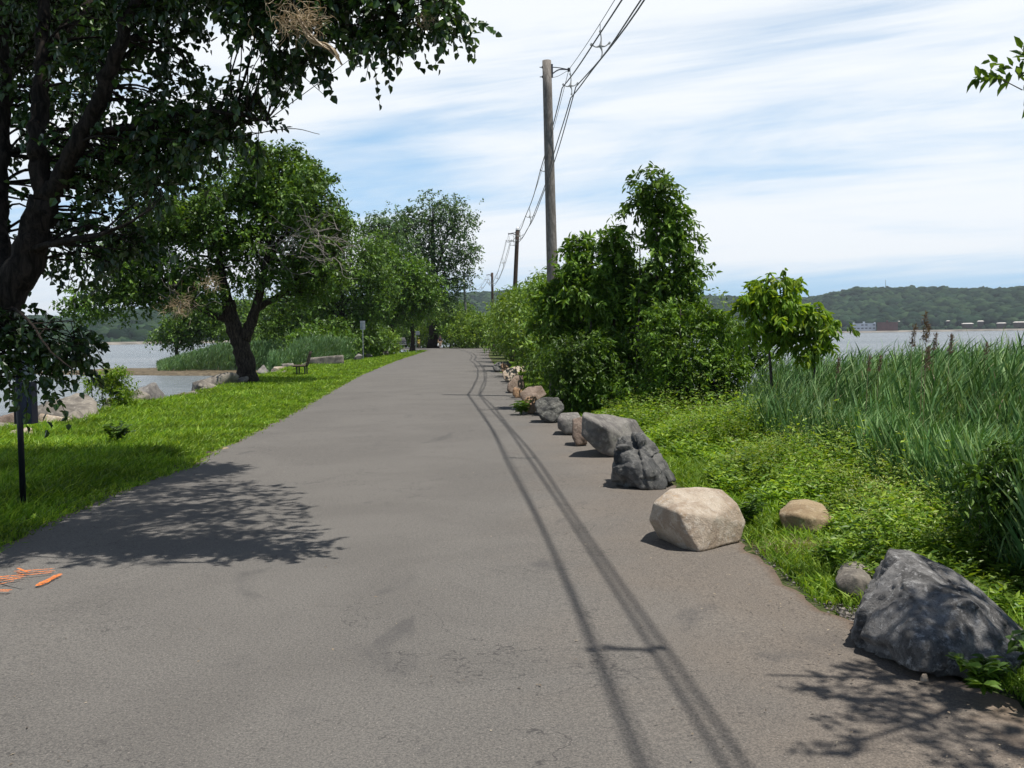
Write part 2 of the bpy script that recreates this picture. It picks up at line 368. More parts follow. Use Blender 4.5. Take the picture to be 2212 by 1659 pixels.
# ------------------------------------------------------------------ road
def resample_pairs(n_per=None):
    Lp = np.array(REDGE_L); Rp = np.array(REDGE_R)
    # match by parameter along index, densely interpolated by Y of left edge
    ys = np.concatenate([np.arange(-20, 30, 0.12), np.arange(30, 126, 0.6)])
    le = np.stack([np.interp(ys, Lp[:14, 1], Lp[:14, 0]), ys], -1)
    re = np.stack([np.interp(ys, Rp[:14, 1], Rp[:14, 0]), ys], -1)
    tl = smoothline(np.vstack([le[-1], Lp[13:]]), 6); tr = smoothline(np.vstack([re[-1], Rp[13:]]), 6)
    return np.vstack([le, tl]), np.vstack([re, tr])
le, re_ = resample_pairs()
k = min(len(le), len(re_)); le, re_ = le[:k], re_[:k]
jl = np.array([0.10*mnoise.noise(Vector((0, y*1.3, 3)))+0.07*mnoise.noise(Vector((0, y*6, 9))) for y in le[:, 1]])
jr = np.array([0.10*mnoise.noise(Vector((0, y*1.2, 13)))+0.09*mnoise.noise(Vector((0, y*5, 19))) for y in re_[:, 1]])
le[:, 0] += jl; re_[:, 0] += jr
cols = np.array([0, .025, .09, .3, .5, .7, .91, .975, 1.0])
co = le[:, None, :]*(1-cols)[None, :, None]+re_[:, None, :]*cols[None, :, None]
zc = 0.0-0.03*(np.abs(cols*2-1)**3)
co3 = np.concatenate([co, np.broadcast_to(zc[None, :, None], (k, 9, 1))], -1).reshape(-1, 3)
i = np.arange(k-1)[:, None]; j = np.arange(8)[None, :]
q = np.stack([i*9+j, i*9+j+1, (i+1)*9+j+1, (i+1)*9+j], -1).reshape(-1, 4)
m, t, b = new_mat('asphalt')
tcn = N(t, 'ShaderNodeTexCoord'); eat = N(t, 'ShaderNodeAttribute', attribute_name='edge')
def tn(s, d=6, ro=0.6, dist=0.0, sc=None):
    n = N(t, 'ShaderNodeTexNoise'); n.inputs['Scale'].default_value = s; n.inputs['Detail'].default_value = d; n.inputs['Roughness'].default_value = ro; n.inputs['Distortion'].default_value = dist
    if sc:
        mp = N(t, 'ShaderNodeMapping'); mp.inputs['Scale'].default_value = sc; L(t, tcn.outputs['Object'], mp.inputs[0]); L(t, mp.outputs[0], n.inputs[0])
    else: L(t, tcn.outputs['Object'], n.inputs[0])
    return n.outputs[0]
sp = N(t, 'ShaderNodeSeparateXYZ'); L(t, tcn.outputs['Object'], sp.inputs[0])
grain = tn(95, 5, 0.85); grain2 = tn(45, 4, 0.8); patch = tn(0.5, 5, 0.6, 0.6)
c = mixc(t, maprange(t, patch, 0.38, 0.64, 0, 1), (0.096, 0.0905, 0.0845), (0.110, 0.104, 0.097))
# browner wash of fine dirt towards the right-hand edge
wash = maprange(t, math_n(t, 'ADD', sp.outputs[0], math_n(t, 'MULTIPLY', tn(0.9, 5, 0.6, 0.5), 2.4)), 0.9, 3.2, 0, 0.5)
c = mixc(t, wash, c, (0.140, 0.112, 0.088))
c = mixc(t, maprange(t, grain, 0.42, 0.60, 0, 1.0), c, mixc(t, 1.0, c, (1.9, 1.86, 1.78), 'MULTIPLY'))
c = mixc(t, maprange(t, grain2, 0.50, 0.64, 0, 0.6), c, mixc(t, 1.0, c, (0.5, 0.5, 0.53), 'MULTIPLY'))
vo = N(t, 'ShaderNodeTexVoronoi'); vo.inputs['Scale'].default_value = 60; L(t, tcn.outputs['Object'], vo.inputs[0])
vs = N(t, 'ShaderNodeSeparateColor'); L(t, vo.outputs['Color'], vs.inputs[0])
chip = math_n(t, 'MULTIPLY', math_n(t, 'LESS_THAN', vo.outputs['Distance'], 0.17), math_n(t, 'GREATER_THAN', vs.outputs[0], 0.90))
c = mixc(t, chip, c, (0.30, 0.27, 0.24))
dm = math_n(t, 'MULTIPLY', maprange(t, math_n(t, 'ADD', sp.outputs[0], tn(3, 5, .7)), 2.3, 2.75, 0, .85), maprange(t, sp.outputs[1], 4.3, 4.9, 1, 0))
c = mixc(t, dm, c, (0.24, 0.18, 0.13))
# worn dark stains and thin cracks
stain = maprange(t, tn(1.1, 5, 0.55, 1.5, (1.0, 0.55, 1)), 0.60, 0.72, 0, 0.42)
c = mixc(t, stain, c, (0.055, 0.053, 0.055))
crk = tn(0.55, 6, 0.62, 0.3)
cr = math_n(t, 'ABSOLUTE', math_n(t, 'SUBTRACT', crk, 0.5))
crm = math_n(t, 'MULTIPLY', maprange(t, cr, 0.0006, 0.0022, 1, 0), maprange(t, tn(0.35, 2), 0.42, 0.55, 0, 0.7))
c = mixc(t, crm, c, (0.04, 0.038, 0.038))
ed = maprange(t, math_n(t, 'ADD', eat.outputs['Fac'], math_n(t, 'MULTIPLY', tn(5, 5, .7), .5)), 0.85, 1.35, 0, .8)
c = mixc(t, ed, c, (0.13, 0.085, 0.055))
L(t, c, b.inputs['Base Color']); b.inputs['Roughness'].default_value = 0.85; b.inputs['Specular IOR Level'].default_value = 0.25
bn = N(t, 'ShaderNodeBump'); bn.inputs['Strength'].default_value = 0.55; bn.inputs['Distance'].default_value = 0.006
L(t, math_n(t, 'ADD', grain, grain2), bn.inputs['Height']); L(t, bn.outputs[0], b.inputs['Normal'])
rd = mesh_np('road', co3, q, m, smooth=True)
ea = rd.data.attributes.new('edge', 'FLOAT', 'POINT'); ea.data.foreach_set('value', np.tile(np.array([1, .35, 0, 0, 0, 0, 0, .35, 1.0]), k).astype(np.float32))
meta(rd, 'worn grey asphalt road running ahead', 'road', kind='structure')

# sandy verge strips and bare patches where grass meets asphalt
M['sand'] = simple('sandy_dirt', (0.20, 0.165, 0.125), 0.95, 0, 0.35, 14, 0.1, 0.8)
def blob_sheet(name, pts, z, mat, label, cat):
    p = np.asarray(pts, float); n = len(p)
    ring = smoothline(np.vstack([p, p[0]]), 6)[:-1]
    ring = ring+rng.normal(0, 0.018, ring.shape)
    c0 = ring.mean(0); rings = []
    for s_ in (1.0, 0.9, 0.7, 0.4):
        rr = c0+(ring-c0)*s_
        zz = np.where((rr[:, 0] > xle(rr[:, 1])-.05) & (rr[:, 0] < xre(rr[:, 1])+.02), z, gz(rr[:, 0], rr[:, 1])+.01)
        rings.append(np.column_stack([rr, zz]))
    co = np.vstack(rings+[np.array([[*c0, z]])]); nr = len(ring); f = []; tr = []
    for a in range(3):
        for b_ in range(nr): f.append((a*nr+b_, a*nr+(b_+1) % nr, (a+1)*nr+(b_+1) % nr, (a+1)*nr+b_))
    for b_ in range(nr): tr.append((3*nr+b_, 3*nr+(b_+1) % nr, 4*nr))
    return meta(mesh_np(name, co, [np.array(f), np.array(tr)], mat), label, cat, kind='structure')
def px_ring(l, z=0.0): return [P(*a, z)[:2] for a in l]

# orange utility marks sprayed on the asphalt
m, t, b = new_mat('orange_spray')
tcn = N(t, 'ShaderNodeTexCoord'); n = N(t, 'ShaderNodeTexNoise'); n.inputs['Scale'].default_value = 25; n.inputs['Detail'].default_value = 4; L(t, tcn.outputs['Object'], n.inputs[0])
L(t, mixc(t, maprange(t, n.outputs[0], 0.45, 0.62, 0, 1), (0.85, 0.22, 0.02), (0.60, 0.15, 0.02)), b.inputs['Base Color']); b.inputs['Roughness'].default_value = 0.8
no = N(t, 'ShaderNodeTexNoise'); no.inputs['Scale'].default_value = 70; no.inputs['Detail'].default_value = 5; no.inputs['Roughness'].default_value = .8; L(t, tcn.outputs['Object'], no.inputs[0])
L(t, maprange(t, no.outputs[0], 0.40, 0.54, 0.1, 1.0), b.inputs['Alpha'])
M['orange'] = m
g = Geo(); SZ = [0.005]
def stroke(x0, y0, x1, y1, w):
    SZ[0] += .0008
    p0, p1 = P(x0, y0)[:2], P(x1, y1)[:2]; d = p1-p0; n_ = 10; d_ = d/np.linalg.norm(d); s_ = np.array([-d_[1], d_[0]])
    a = []; 
    for k_ in range(n_+1):
        c_ = p0+d*k_/n_; ww = w/2*(1+rng.normal(0, 0.18))*(0.5 if k_ in (0, n_) else 1)
        a += [np.array([*(c_-s_*ww), SZ[0]]), np.array([*(c_+s_*ww), SZ[0]])]
    g.add(np.array(a), [(2*k_, 2*k_+2, 2*k_+3, 2*k_+1) for k_ in range(n_)])
for (x0, y0, x1, y1, w) in [(131,1241,80,1267,.05),(30,1236,118,1230,.022),(36,1240,120,1235,.02),(60,1244,112,1239,.018),(-60,1254,62,1243,.025),(-60,1260,58,1247,.022),(-60,1266,50,1251,.02),(-30,1272,30,1258,.015),(-40,1278,27,1278,.022),(-40,1282,20,1281,.018),(38,1231,60,1240,.02),(-90,1248,-10,1250,.03)]: stroke(x0, y0, x1, y1, w)
meta(g.build('road_marking', M['orange']), 'orange utility strokes sprayed on the asphalt at the left', 'road marking', kind='structure')

# ------------------------------------------------------------------ foliage generator
def leaf_geo(Pp, Ax, Nr, Ln, Wd, shape):
    """leaf meshes: base points, axis, normal, length, width -> verts, quads"""
    n = len(Pp); Ax = norm(Ax); S = norm(np.cross(Ax, Nr)); Nn = np.cross(S, Ax)
    Ln = Ln[:, None]; Wd = Wd[:, None]
    if shape == 'ovate':
        b_ = Pp; r1 = Pp+Ax*Ln*.28+S*Wd*.5+Nn*Wd*.12; r2 = Pp+Ax*Ln*.68+S*Wd*.34+Nn*Wd*.06
        tp = Pp+Ax*Ln-Nn*Ln*.15; l2 = Pp+Ax*Ln*.68-S*Wd*.34+Nn*Wd*.06; l1 = Pp+Ax*Ln*.28-S*Wd*.5+Nn*Wd*.12
        v = np.stack([b_, r1, r2, tp, l2, l1], 1).reshape(-1, 3); o = np.arange(n)[:, None]*6
        return v, np.vstack([o+np.array([0, 1, 2, 3]), o+np.array([0, 3, 4, 5])])
    b_ = Pp; r_ = Pp+Ax*Ln*.45+S*Wd*.5; tp = Pp+Ax*Ln-Nn*Ln*.1; l_ = Pp+Ax*Ln*.45-S*Wd*.5
    v = np.stack([b_, r_, tp, l_], 1).reshape(-1, 3); o = np.arange(n)[:, None]*4
    return v, o+np.array([0, 1, 2, 3])

FLAT = [0.72]
def crown_leaves(clumps, leaf, wid, per, tw_len, shape='quad', droop=0.3, up=0.4, sig=1.0, R=None):
    """clumps: list of (centre, radius, twigs); leaves sit along short twigs"""
    cs = []; ou = []
    for c_, r_, n_ in clumps:
        d = norm(R.normal(0, 1, (n_, 3))); rad = r_*(0.35+0.65*R.random((n_, 1))**0.6)
        sq = np.array([1, 1, FLAT[0]]); cs.append(np.asarray(c_)+d*rad*sq*sig); ou.append(d)
    S0 = np.concatenate(cs); D = np.concatenate(ou)
    D = norm(D+R.normal(0, 0.5, D.shape)+np.array([0, 0, up-0.2]))
    tt = np.linspace(0.1, 1, per); n = len(S0)
    Lt = tw_len*R.uniform(.6, 1.3, (n, 1, 1))
    pts = S0[:, None, :]+D[:, None, :]*Lt*tt[None, :, None]
    pts[..., 2] -= (droop*Lt[..., 0]*tt[None, :]**2)
    side = norm(np.cross(D, R.normal(0, 1, D.shape)))
    sgn = np.where(np.arange(per) % 2 == 0, 1.0, -1.0)
    ax = D[:, None, :]*0.5+side[:, None, :]*sgn[None, :, None]*0.9+R.normal(0, .35, (n, per, 3))
    ax[..., 2] -= droop*1.4
    nr = R.normal(0, 0.45, (n, per, 3))+np.array([0, 0, 1.0])
    pts = pts.reshape(-1, 3); ax = ax.reshape(-1, 3); nr = nr.reshape(-1, 3)
    m_ = len(pts)
    sc = R.uniform(.65, 1.25, m_)
    return leaf_geo(pts, ax, nr, leaf*sc, wid*sc, shape), (S0, D, Lt[:, 0, 0])

def ell_clumps(ells, R, r_clump, dens):
    """fill ellipsoids (c, (rx,ry,rz), n) with n clumps near the shell"""
    out = []
    for c_, rad, n_ in ells:
        d = norm(R.normal(0, 1, (n_, 3))); rr = (0.45+0.55*R.random((n_, 1))**0.45)
        pc = np.asarray(c_)+d*rr*np.asarray(rad)
        for p_ in pc: out.append((p_, r_clump*R.uniform(.55, 1.35), max(2, int(dens*R.uniform(.5, 1.5)))))
    return out

def make_tree(name, base, limbs, ells, mat, bark, label, cat, leaf=.12, wid=.07, per=6, tw=.35, r_clump=.5, dens=20,
              shape='quad', droop=.3, up=.4, seed=1, parts=('trunk', 'crown'), extra=None, group=None, twigs=False, br_r=.02, fill=1.0):
    """limbs: list of (points, r0, r1) in world coordinates"""
    R = np.random.default_rng(seed); base = np.asarray(base, float)
    root = empty(name, base, label, cat, group)
    g = Geo(); allp = []
    for pts, r0, r1 in limbs:
        sp_ = smoothline(np.asarray(pts, float), 6); mm = len(sp_)
        tpar = np.linspace(0, 1, mm); rad = r0+(r1-r0)*tpar**0.8
        if pts is limbs[0][0]: rad[:3] *= np.array([1.5, 1.22, 1.08])
        sp_ = sp_ + R.normal(0, 1, sp_.shape)*np.minimum(rad, .05)[:, None]*0.25
        g.tube(sp_-base, rad, 10 if r0 > .06 else 6, rough=0.06); allp.append(np.column_stack([sp_, rad]))
    allp = np.vstack(allp)
    cl = ell_clumps(ells, R, r_clump, dens)
    for c_, r_, n_ in cl:                                 # a branch reaches each clump
        dd = np.linalg.norm(allp[:, :3]-c_, axis=1) + np.where(allp[:, 2] > c_[2]+.1, .6, 0)
        k_ = dd.argmin(); p0 = allp[k_, :3]; rr = min(allp[k_, 3]*.6, br_r*(1+dd[k_]*.5))
        if dd[k_] < 0.05: continue
        mid = (p0+c_)/2+R.normal(0, .10, 3)*dd[k_]+np.array([0, 0, .08*dd[k_]])
        g.tube(smoothline([p0-base, mid-base, c_-base], 4), np.linspace(rr, rr*.3, 9), 5, cap=False)
    (v, q_), (S0, D, Lt) = crown_leaves(cl, leaf, wid, per, tw, shape, droop, up, 1.0, R)
    if twigs:
        for s_, d_, l_ in list(zip(S0, D, Lt))[::2]:
            e = s_+d_*l_-np.array([0, 0, droop*l_]); md = (s_+e)/2+np.array([0, 0, droop*l_*.25])
            s2 = s_-d_*l_*0.6
            g.tube(np.array([s2, s_, md, e])-base, np.array([.004, .0035, .003, .0015]), 3, cap=False)
    if extra:
        for pts, r0, r1 in extra: g.tube(smoothline(np.asarray(pts, float)-base, 5), np.linspace(r0, r1, (len(pts)-1)*5+1), 5, cap=False)
    g.build(parts[0], bark, root, smooth=True)
    mesh_np(parts[1], v-base, q_, mat, root)
    return root
def EV(vx, vy, rx, ry, Y, rdepth, n):                # ellipsoid given by where it is seen
    return (A(vx, vy, Y), (rx*Y/FPX, rdepth, ry*Y/FPX), n)
# ------------------------------------------------------------------ the big tree at the left edge, close by
T0 = np.array([-4.75, 7.9, -0.05])
def a(x, y, Y): return A(x, y, Y)
near_limbs = [
 ([T0, (-4.6, 7.9, .8), a(-60, 760, 7.8), a(20, 640, 7.8), a(70, 520, 7.8), a(98, 430, 7.8)], 0.185, .115),
 ([a(98, 430, 7.8), a(80, 330, 7.8), a(84, 220, 7.9), a(92, 120, 8.0), a(92, -10, 8.2), a(70, -250, 8.6), (-3.9, 9.3, 6.9)], .092, .03),
 ([a(98, 435, 7.8), a(140, 375, 7.7), a(178, 290, 7.6), a(222, 190, 7.5), a(262, 80, 7.4), a(300, -10, 7.4), a(380, -160, 7.3), (-1.9, 7.1, 5.6)], .085, .03),
 ([a(20, 640, 7.8), a(-5, 480, 8.3), a(8, 300, 8.6), a(6, 100, 8.9), (-4.9, 9.4, 6.3)], .095, .03),
 ([a(300, -10, 7.4), a(430, -70, 7.2), a(600, -90, 7.1), a(760, -70, 7.0), a(880, -20, 6.9), a(970, 30, 6.9)], .045, .008),
 ([a(178, 290, 7.6), a(300, 270, 7.5), a(420, 240, 7.3), a(520, 250, 7.2), a(575, 262, 7.1)], .03, .006),
 ([a(60, 540, 7.8), a(150, 520, 7.4), a(240, 500, 7.1), a(330, 450, 7.0)], .03, .007),
 ([a(20, 660, 7.8), a(60, 690, 7.0), a(110, 760, 6.4), a(160, 800, 6.2)], .014, .004),
 ([a(92, 120, 8.0), (-3.3, 9.5, 5.4), (-2.7, 10.6, 6.0)], .05, .012),
 ([(-4.3, 8.8, 6.0), (-5.2, 10.5, 6.6), (-6.0, 11.6, 6.9)], .05, .012),
 ([a(6, 100, 8.9), (-5.6, 10.2, 5.0), (-6.3, 11.3, 5.3)], .05, .012),
]
near_ells = [
 EV(100, 120, 190, 150, 8.7, .6, 36), EV(280, 140, 140, 110, 8.0, .5, 34), EV(455, 265, 105, 48, 7.4, .3, 22), EV(535, 220, 30, 32, 7.3, .15, 5), EV(350, 270, 110, 60, 7.7, .35, 17),
 EV(150, 380, 180, 120, 8.8, .5, 33), EV(270, 350, 95, 85, 8.0, .4, 23), EV(240, 510, 100, 75, 8.2, .35, 21), EV(130, 560, 80, 60, 8.8, .3, 9), EV(350, 385, 40, 30, 7.6, .25, 7), EV(330, 330, 60, 50, 7.6, .3, 9),
 EV(20, 690, 40, 50, 7.6, .2, 8), EV(120, 735, 50, 14, 7.6, .15, 7), EV(15, 780, 30, 34, 7.6, .15, 7), EV(168, 765, 10, 34, 7.6, .1, 4), EV(80, 805, 22, 14, 7.6, .1, 3), EV(60, 760, 30, 20, 7.6, .1, 5),
 EV(390, -10, 130, 50, 7.5, .4, 23), EV(530, -5, 80, 30, 7.3, .3, 13), EV(620, -30, 110, 45, 7.2, .35, 15), EV(790, -35, 120, 40, 7.0, .3, 15), EV(900, -10, 60, 28, 6.9, .2, 12), EV(960, 25, 16, 20, 6.9, .1, 4), EV(975, 62, 6, 10, 6.9, .05, 2),
 EV(630, 95, 26, 18, 7.1, .15, 5), EV(560, 175, 12, 16, 7.2, .1, 2), EV(720, 30, 80, 22, 7.0, .2, 12), EV(805, 80, 14, 12, 6.95, .1, 3), EV(560, 60, 50, 30, 7.2, .2, 9), EV(880, 55, 22, 12, 6.95, .1, 4), EV(700, 70, 20, 10, 7, .1, 3), EV(660, 130, 18, 10, 7.1, .1, 2),
 # the part of the crown above the frame, which throws the shade on the road
 ((-1.6, 7.5, 5.4), (1.5, 1.1, .8), 105), ((-2.9, 8.6, 6.0), (1.9, 1.8, 1.2), 195), ((-2.0, 9.4, 5.7), (1.5, 1.2, .7), 112), ((-.6, 7.1, 4.9), (.7, .5, .4), 15), ((-.9, 8.6, 5.6), (.8, .5, .4), 18),
 ((-5.0, 10.8, 6.4), (2.2, 2.0, 1.2), 1071), ((-4.4, 7.2, 6.4), (1.6, 1.3, 1.0), 51), ((-6.2, 8.6, 5.6), (1.6, 1.7, 1.0), 135), ((-6.6, 12.4, 5.9), (1.6, 1.5, .8), 841), ((-4.2, 12.6, 6.9), (1.9, 1.4, .8), 1071), ((-2.6, 11.3, 6.1), (1.2, 1.0, .5), 433), ((-6.0, 10.2, 6.6), (1.6, 1.5, .8), 300), ((-4.4, 9.4, 6.3), (1.7, 1.4, .8), 380), ((-4.0, 11.6, 6.6), (1.6, 1.2, .6), 260)]
extra = [([a(330, 300, 7.4), a(480, 300, 7.2), a(620, 278, 7.1), a(690, 290, 7.05)], .006, .002),
         ([a(560, 120, 7.1), a(590, 150, 7.05), a(612, 178, 7.0)], .005, .002), ([a(600, 100, 7.1), a(640, 150, 7.05), a(700, 205, 7.0)], .005, .002)]
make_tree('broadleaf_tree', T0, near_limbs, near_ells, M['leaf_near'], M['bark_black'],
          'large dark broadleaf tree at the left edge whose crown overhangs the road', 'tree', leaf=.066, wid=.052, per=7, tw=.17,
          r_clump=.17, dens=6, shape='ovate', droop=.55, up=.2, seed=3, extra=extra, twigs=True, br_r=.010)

# overhanging tree just outside the right-hand edge: one branch tip and its shade are in the picture
RT0 = np.array([4.3, 4.9, -.4])
rl = [([RT0, (4.4, 4.8, 1.2), (4.3, 4.6, 2.8), (4.1, 4.4, 4.4), (3.9, 4.2, 5.6)], .14, .04),
      ([(4.3, 4.6, 2.8), (3.9, 4.2, 3.6), (3.2, 4.0, 4.1), (2.6, 4.0, 4.3)], .05, .01),
      ([(4.35, 4.7, 2.0), (4.4, 5.6, 2.9), (3.9, 6.1, 3.3), (3.4, 6.05, 3.38)], .03, .006),
      ([(4.1, 4.4, 4.2), (3.3, 3.4, 4.8), (2.8, 3.1, 4.9)], .04, .01)]
re2 = [((3.25, 3.95, 4.2), (.42, .26, .2), 5), ((3.6, 3.9, 4.3), (.5, .35, .3), 6), (A(2225, 155, 6.0), (.05, .06, .015), 2), (A(2300, 130, 6.0), (.12, .15, .07), 3),
       ((3.3, 3.15, 4.8), (.5, .3, .25), 7), ((4.2, 4.6, 5.2), (.9, .8, .7), 16), ((4.6, 5.8, 3.2), (.5, .6, .4), 9), ((2.95, 3.75, 4.25), (.2, .15, .1), 3)]
make_tree('broadleaf_tree', RT0, rl, re2, M['leaf_shrub'], M['bark_grey'], 'slim tree off the right edge with one leafy branch tip against the sky',
          'tree', leaf=.09, wid=.036, per=8, tw=.2, r_clump=.12, dens=6, shape='ovate', droop=.1, seed=5, twigs=True, br_r=.008)

# ------------------------------------------------------------------ spreading tree on the left bank
B = P(535, 826)
Y2 = B[1]
l2 = [([B-(0, 0, .1), a(530, 780, Y2), a(515, 735, Y2), a(500, 690, Y2), a(492, 650, Y2)], .40, .25),
      ([a(525, 735, Y2), a(545, 690, Y2), a(560, 640, Y2), a(575, 560, Y2), a(585, 470, Y2), a(590, 390, Y2)], .26, .05),
      ([a(495, 690, Y2), a(460, 680, Y2-.3), a(415, 660, Y2-.6), a(360, 640, Y2-.8), a(300, 640, Y2-1), a(250, 650, Y2-1)], .17, .04),
      ([a(492, 650, Y2), a(480, 600, Y2), a(470, 540, Y2), a(440, 470, Y2), a(425, 420, Y2)], .2, .05),
      ([a(550, 670, Y2), a(600, 640, Y2+.3), a(660, 600, Y2+.5), a(720, 570, Y2+.6)], .15, .04),
      ([a(575, 560, Y2), a(620, 500, Y2), a(670, 450, Y2), a(715, 430, Y2)], .11, .03),
      ([a(470, 540, Y2), a(400, 520, Y2), a(340, 500, Y2+.3), a(300, 490, Y2+.5)], .1, .03)]
e2 = [EV(590, 350, 75, 34, Y2, 1.6, 26), EV(520, 400, 110, 45, Y2, 2.0, 34), EV(650, 400, 60, 30, Y2, 1.6, 16), EV(640, 450, 100, 50, Y2, 2.4, 36), EV(470, 470, 130, 60, Y2, 2.6, 46),
      EV(370, 480, 90, 60, Y2, 2, 34), EV(290, 540, 60, 50, Y2, 1.6, 20), EV(600, 530, 130, 45, Y2, 2.6, 32), EV(700, 500, 50, 55, Y2+.5, 1.6, 20), EV(690, 590, 60, 45, Y2+.5, 1.6, 18), EV(330, 590, 100, 60, Y2-.5, 1.8, 40),
      EV(260, 645, 80, 35, Y2-1, 1.2, 16), EV(400, 640, 90, 32, Y2-.6, 1.6, 18), EV(610, 620, 90, 40, Y2, 1.8, 20), EV(470, 570, 90, 50, Y2+1.2, 1.0, 12), EV(190, 665, 40, 24, Y2-1, .8, 6)]
FLAT[0] = .45
make_tree('broadleaf_tree', B, l2, e2, M['leaf_mid'], M['bark_dark'], 'spreading shade tree with a dark leaning trunk on the left grass bank', 'tree',
          leaf=.17, wid=.10, per=7, tw=.36, r_clump=.62, dens=24, droop=.2, up=.4, seed=11, br_r=.03)
FLAT[0] = .72
# bare grey dead boughs that hang in it
def dead_boughs(name, label, c0, spread, n, Y, seed, r=.018, ln=1.4):
    R = np.random.default_rng(seed); g = Geo(); b0 = A(*c0, Y)
    for k_ in range(n):
        s_ = b0+R.normal(0, 1, 3)*np.array([spread[0], .3, spread[1]])
        d_ = norm(np.array([R.uniform(.4, 1), R.normal(0, .3), R.normal(-.05, .35)]))*R.choice([1, 1, -1])
        pts = [s_]
        for q_ in range(5):
            d_ = norm(d_+R.normal(0, .35, 3)); pts.append(pts[-1]+d_*ln/5)
            if R.random() < .6:
                e_ = norm(d_+R.normal(0, .8, 3)); g.tube(smoothline(np.array([pts[-1], pts[-1]+e_*.2, pts[-1]+e_*.4+R.normal(0, .05, 3)])-b0, 3), np.linspace(r*.5, r*.15, 7), 4, cap=False)
        g.tube(smoothline(np.array(pts)-b0, 3), np.linspace(r, r*.25, 16), 5, cap=False)
    return meta(g.build(name, M['dead_wood'], loc=b0), label, 'dead branch')
dead_boughs('dead_branch', 'tangle of bare grey dead boughs on the right side of the spreading tree', (665, 520), (.6, .4), 40, Y2-2.0, 4)
dead_boughs('dead_branch', 'small bare dead boughs low in the spreading tree left of its trunk', (400, 640), (.35, .15), 10, Y2-2.2, 6, .014, 1.0)

# pale tangles of dry fluff caught in the branches
def tangle(label, cx, cy, Y, w, h, n, seed, tail=None):
    R = np.random.default_rng(seed); c_ = A(cx, cy, Y); g = Geo()
    for k_ in range(n):
        p_ = R.normal(0, 1, 3)*np.array([w*.28, w*.15, h*.28]); d_ = norm(R.normal(0, 1, 3)+np.array([.5, 0, -.3])); pts = [p_]
        for q_ in range(4):
            d_ = norm(d_+R.normal(0, .5, 3)); pts.append(pts[-1]+d_*w*.14)
        g.tube(smoothline(pts, 3), np.linspace(w*.008, w*.003, 13), 3, cap=False)
    if tail:
        for k_ in range(9):
            pts = [np.zeros(3)]
            for (tx, ty) in tail: pts.append(A(tx, ty, Y)-c_+R.normal(0, w*.035, 3)*(1 if (tx, ty) != tail[-1] else .4))
            g.tube(smoothline(pts, 5), np.linspace(w*.03, w*.008, len(pts)*5-4), 5, cap=False)
    return meta(g.build('dry_tangle', M['dry'], loc=c_), label, 'dry tangle', 'dry tangles caught in the trees')
tangle('pale frayed tangle with a long twisted tail hanging against the sky', 645, 40, 6.6, .30, .16, 150, 1, [(670, 80), (700, 98), (722, 112), (738, 140)])
tangle('small pale tangle near the tip of the branch over the road', 920, 44, 6.7, .14, .06, 50, 2)
tangle('pale fluffy tangle low in the spreading tree, left of its trunk', 385, 660, Y2-2.6, .9, .6, 120, 3)
tangle('straw coloured tangle on a bough just left of the leaning trunk', 452, 612, Y2-2.6, .7, .4, 70, 5)

# ------------------------------------------------------------------ trees further along the left bank
def simple_tree(label, vx, base_y, Y, top, crown, mat, leaf, dens, seed, trunk=.3, lean=0, name='broadleaf_tree', rc=None, group=None, bark='bark_dark', zb=None, per=6):
    """crown: list of (vx,vy,rx,ry,n)"""
    b_ = A(vx, base_y, Y); b_[2] = float(gz(b_[0], b_[1])) if zb is None else zb
    s_ = Y/FPX; tp = A(vx+lean, top, Y)
    lm = [([b_, b_*.7+tp*.3+(0.05*s_*20, 0, 0), b_*.35+tp*.65, tp*.92+b_*.08], trunk, trunk*.15)]
    for (cx, cy, rx, ry, n_) in crown:
        c_ = A(cx, cy, Y); lm.append(([b_*.72+tp*.28, (b_*.4+tp*.3+c_*.3)+np.array([0, 0, .2]), c_], trunk*.4, trunk*.08))
    el = [EV(cx, cy, rx, ry, Y, max(rx, ry)*s_*.8, n_) for (cx, cy, rx, ry, n_) in crown]
    return make_tree(name, b_, lm, el, mat, M[bark], label, 'tree', leaf=leaf, wid=leaf*.62, per=per, tw=leaf*2.2, r_clump=rc or leaf*4.6, dens=int(dens*1.8), seed=seed, br_r=leaf*.15, group=group)
simple_tree('dark round tree behind the tall metal sign on the left', 735, 768, 86, 500, [(760, 560, 80, 60, 30), (700, 620, 70, 55, 24), (790, 630, 60, 50, 28), (720, 690, 80, 30, 22), (680, 545, 60, 50, 14)], M['leaf_mid'], .27, 16, 21, .45)
simple_tree('bright green tree right of the dark round tree', 838, 762, 112, 560, [(880, 620, 60, 55, 30), (840, 580, 50, 45, 20), (850, 655, 60, 35, 30), (915, 635, 35, 35, 16), (800, 600, 50, 70, 20)], M['leaf_bright'], .36, 14, 22, .4, lean=26)
simple_tree('tall grey green poplar rising above the other left trees', 935, 755, 150, 425, [(930, 450, 60, 30, 25), (900, 500, 60, 45, 38), (975, 480, 45, 35, 25), (960, 540, 60, 45, 41), (850, 490, 45, 30, 19), (925, 600, 65, 50, 48), (950, 645, 38, 30, 35), (1005, 555, 28, 18, 9), (1000, 605, 20, 25, 9), (870, 545, 50, 40, 22)], M['leaf_grey'], .42, 8, 23, .75, name='poplar_tree')
simple_tree('pale topped tree left of the tall poplar', 840, 757, 140, 460, [(835, 490, 40, 25, 12), (820, 530, 40, 40, 14), (860, 560, 50, 40, 16)], M['leaf_grey'], .42, 11, 24, .4, name='poplar_tree')
simple_tree('low leaning tree over the reeds behind the leaning trunk', 660, 775, 92, 640, [(640, 690, 60, 35, 22), (690, 650, 50, 50, 20), (600, 670, 45, 35, 14), (575, 700, 45, 25, 10)], M['leaf_mid'], .30, 14, 25, .3)
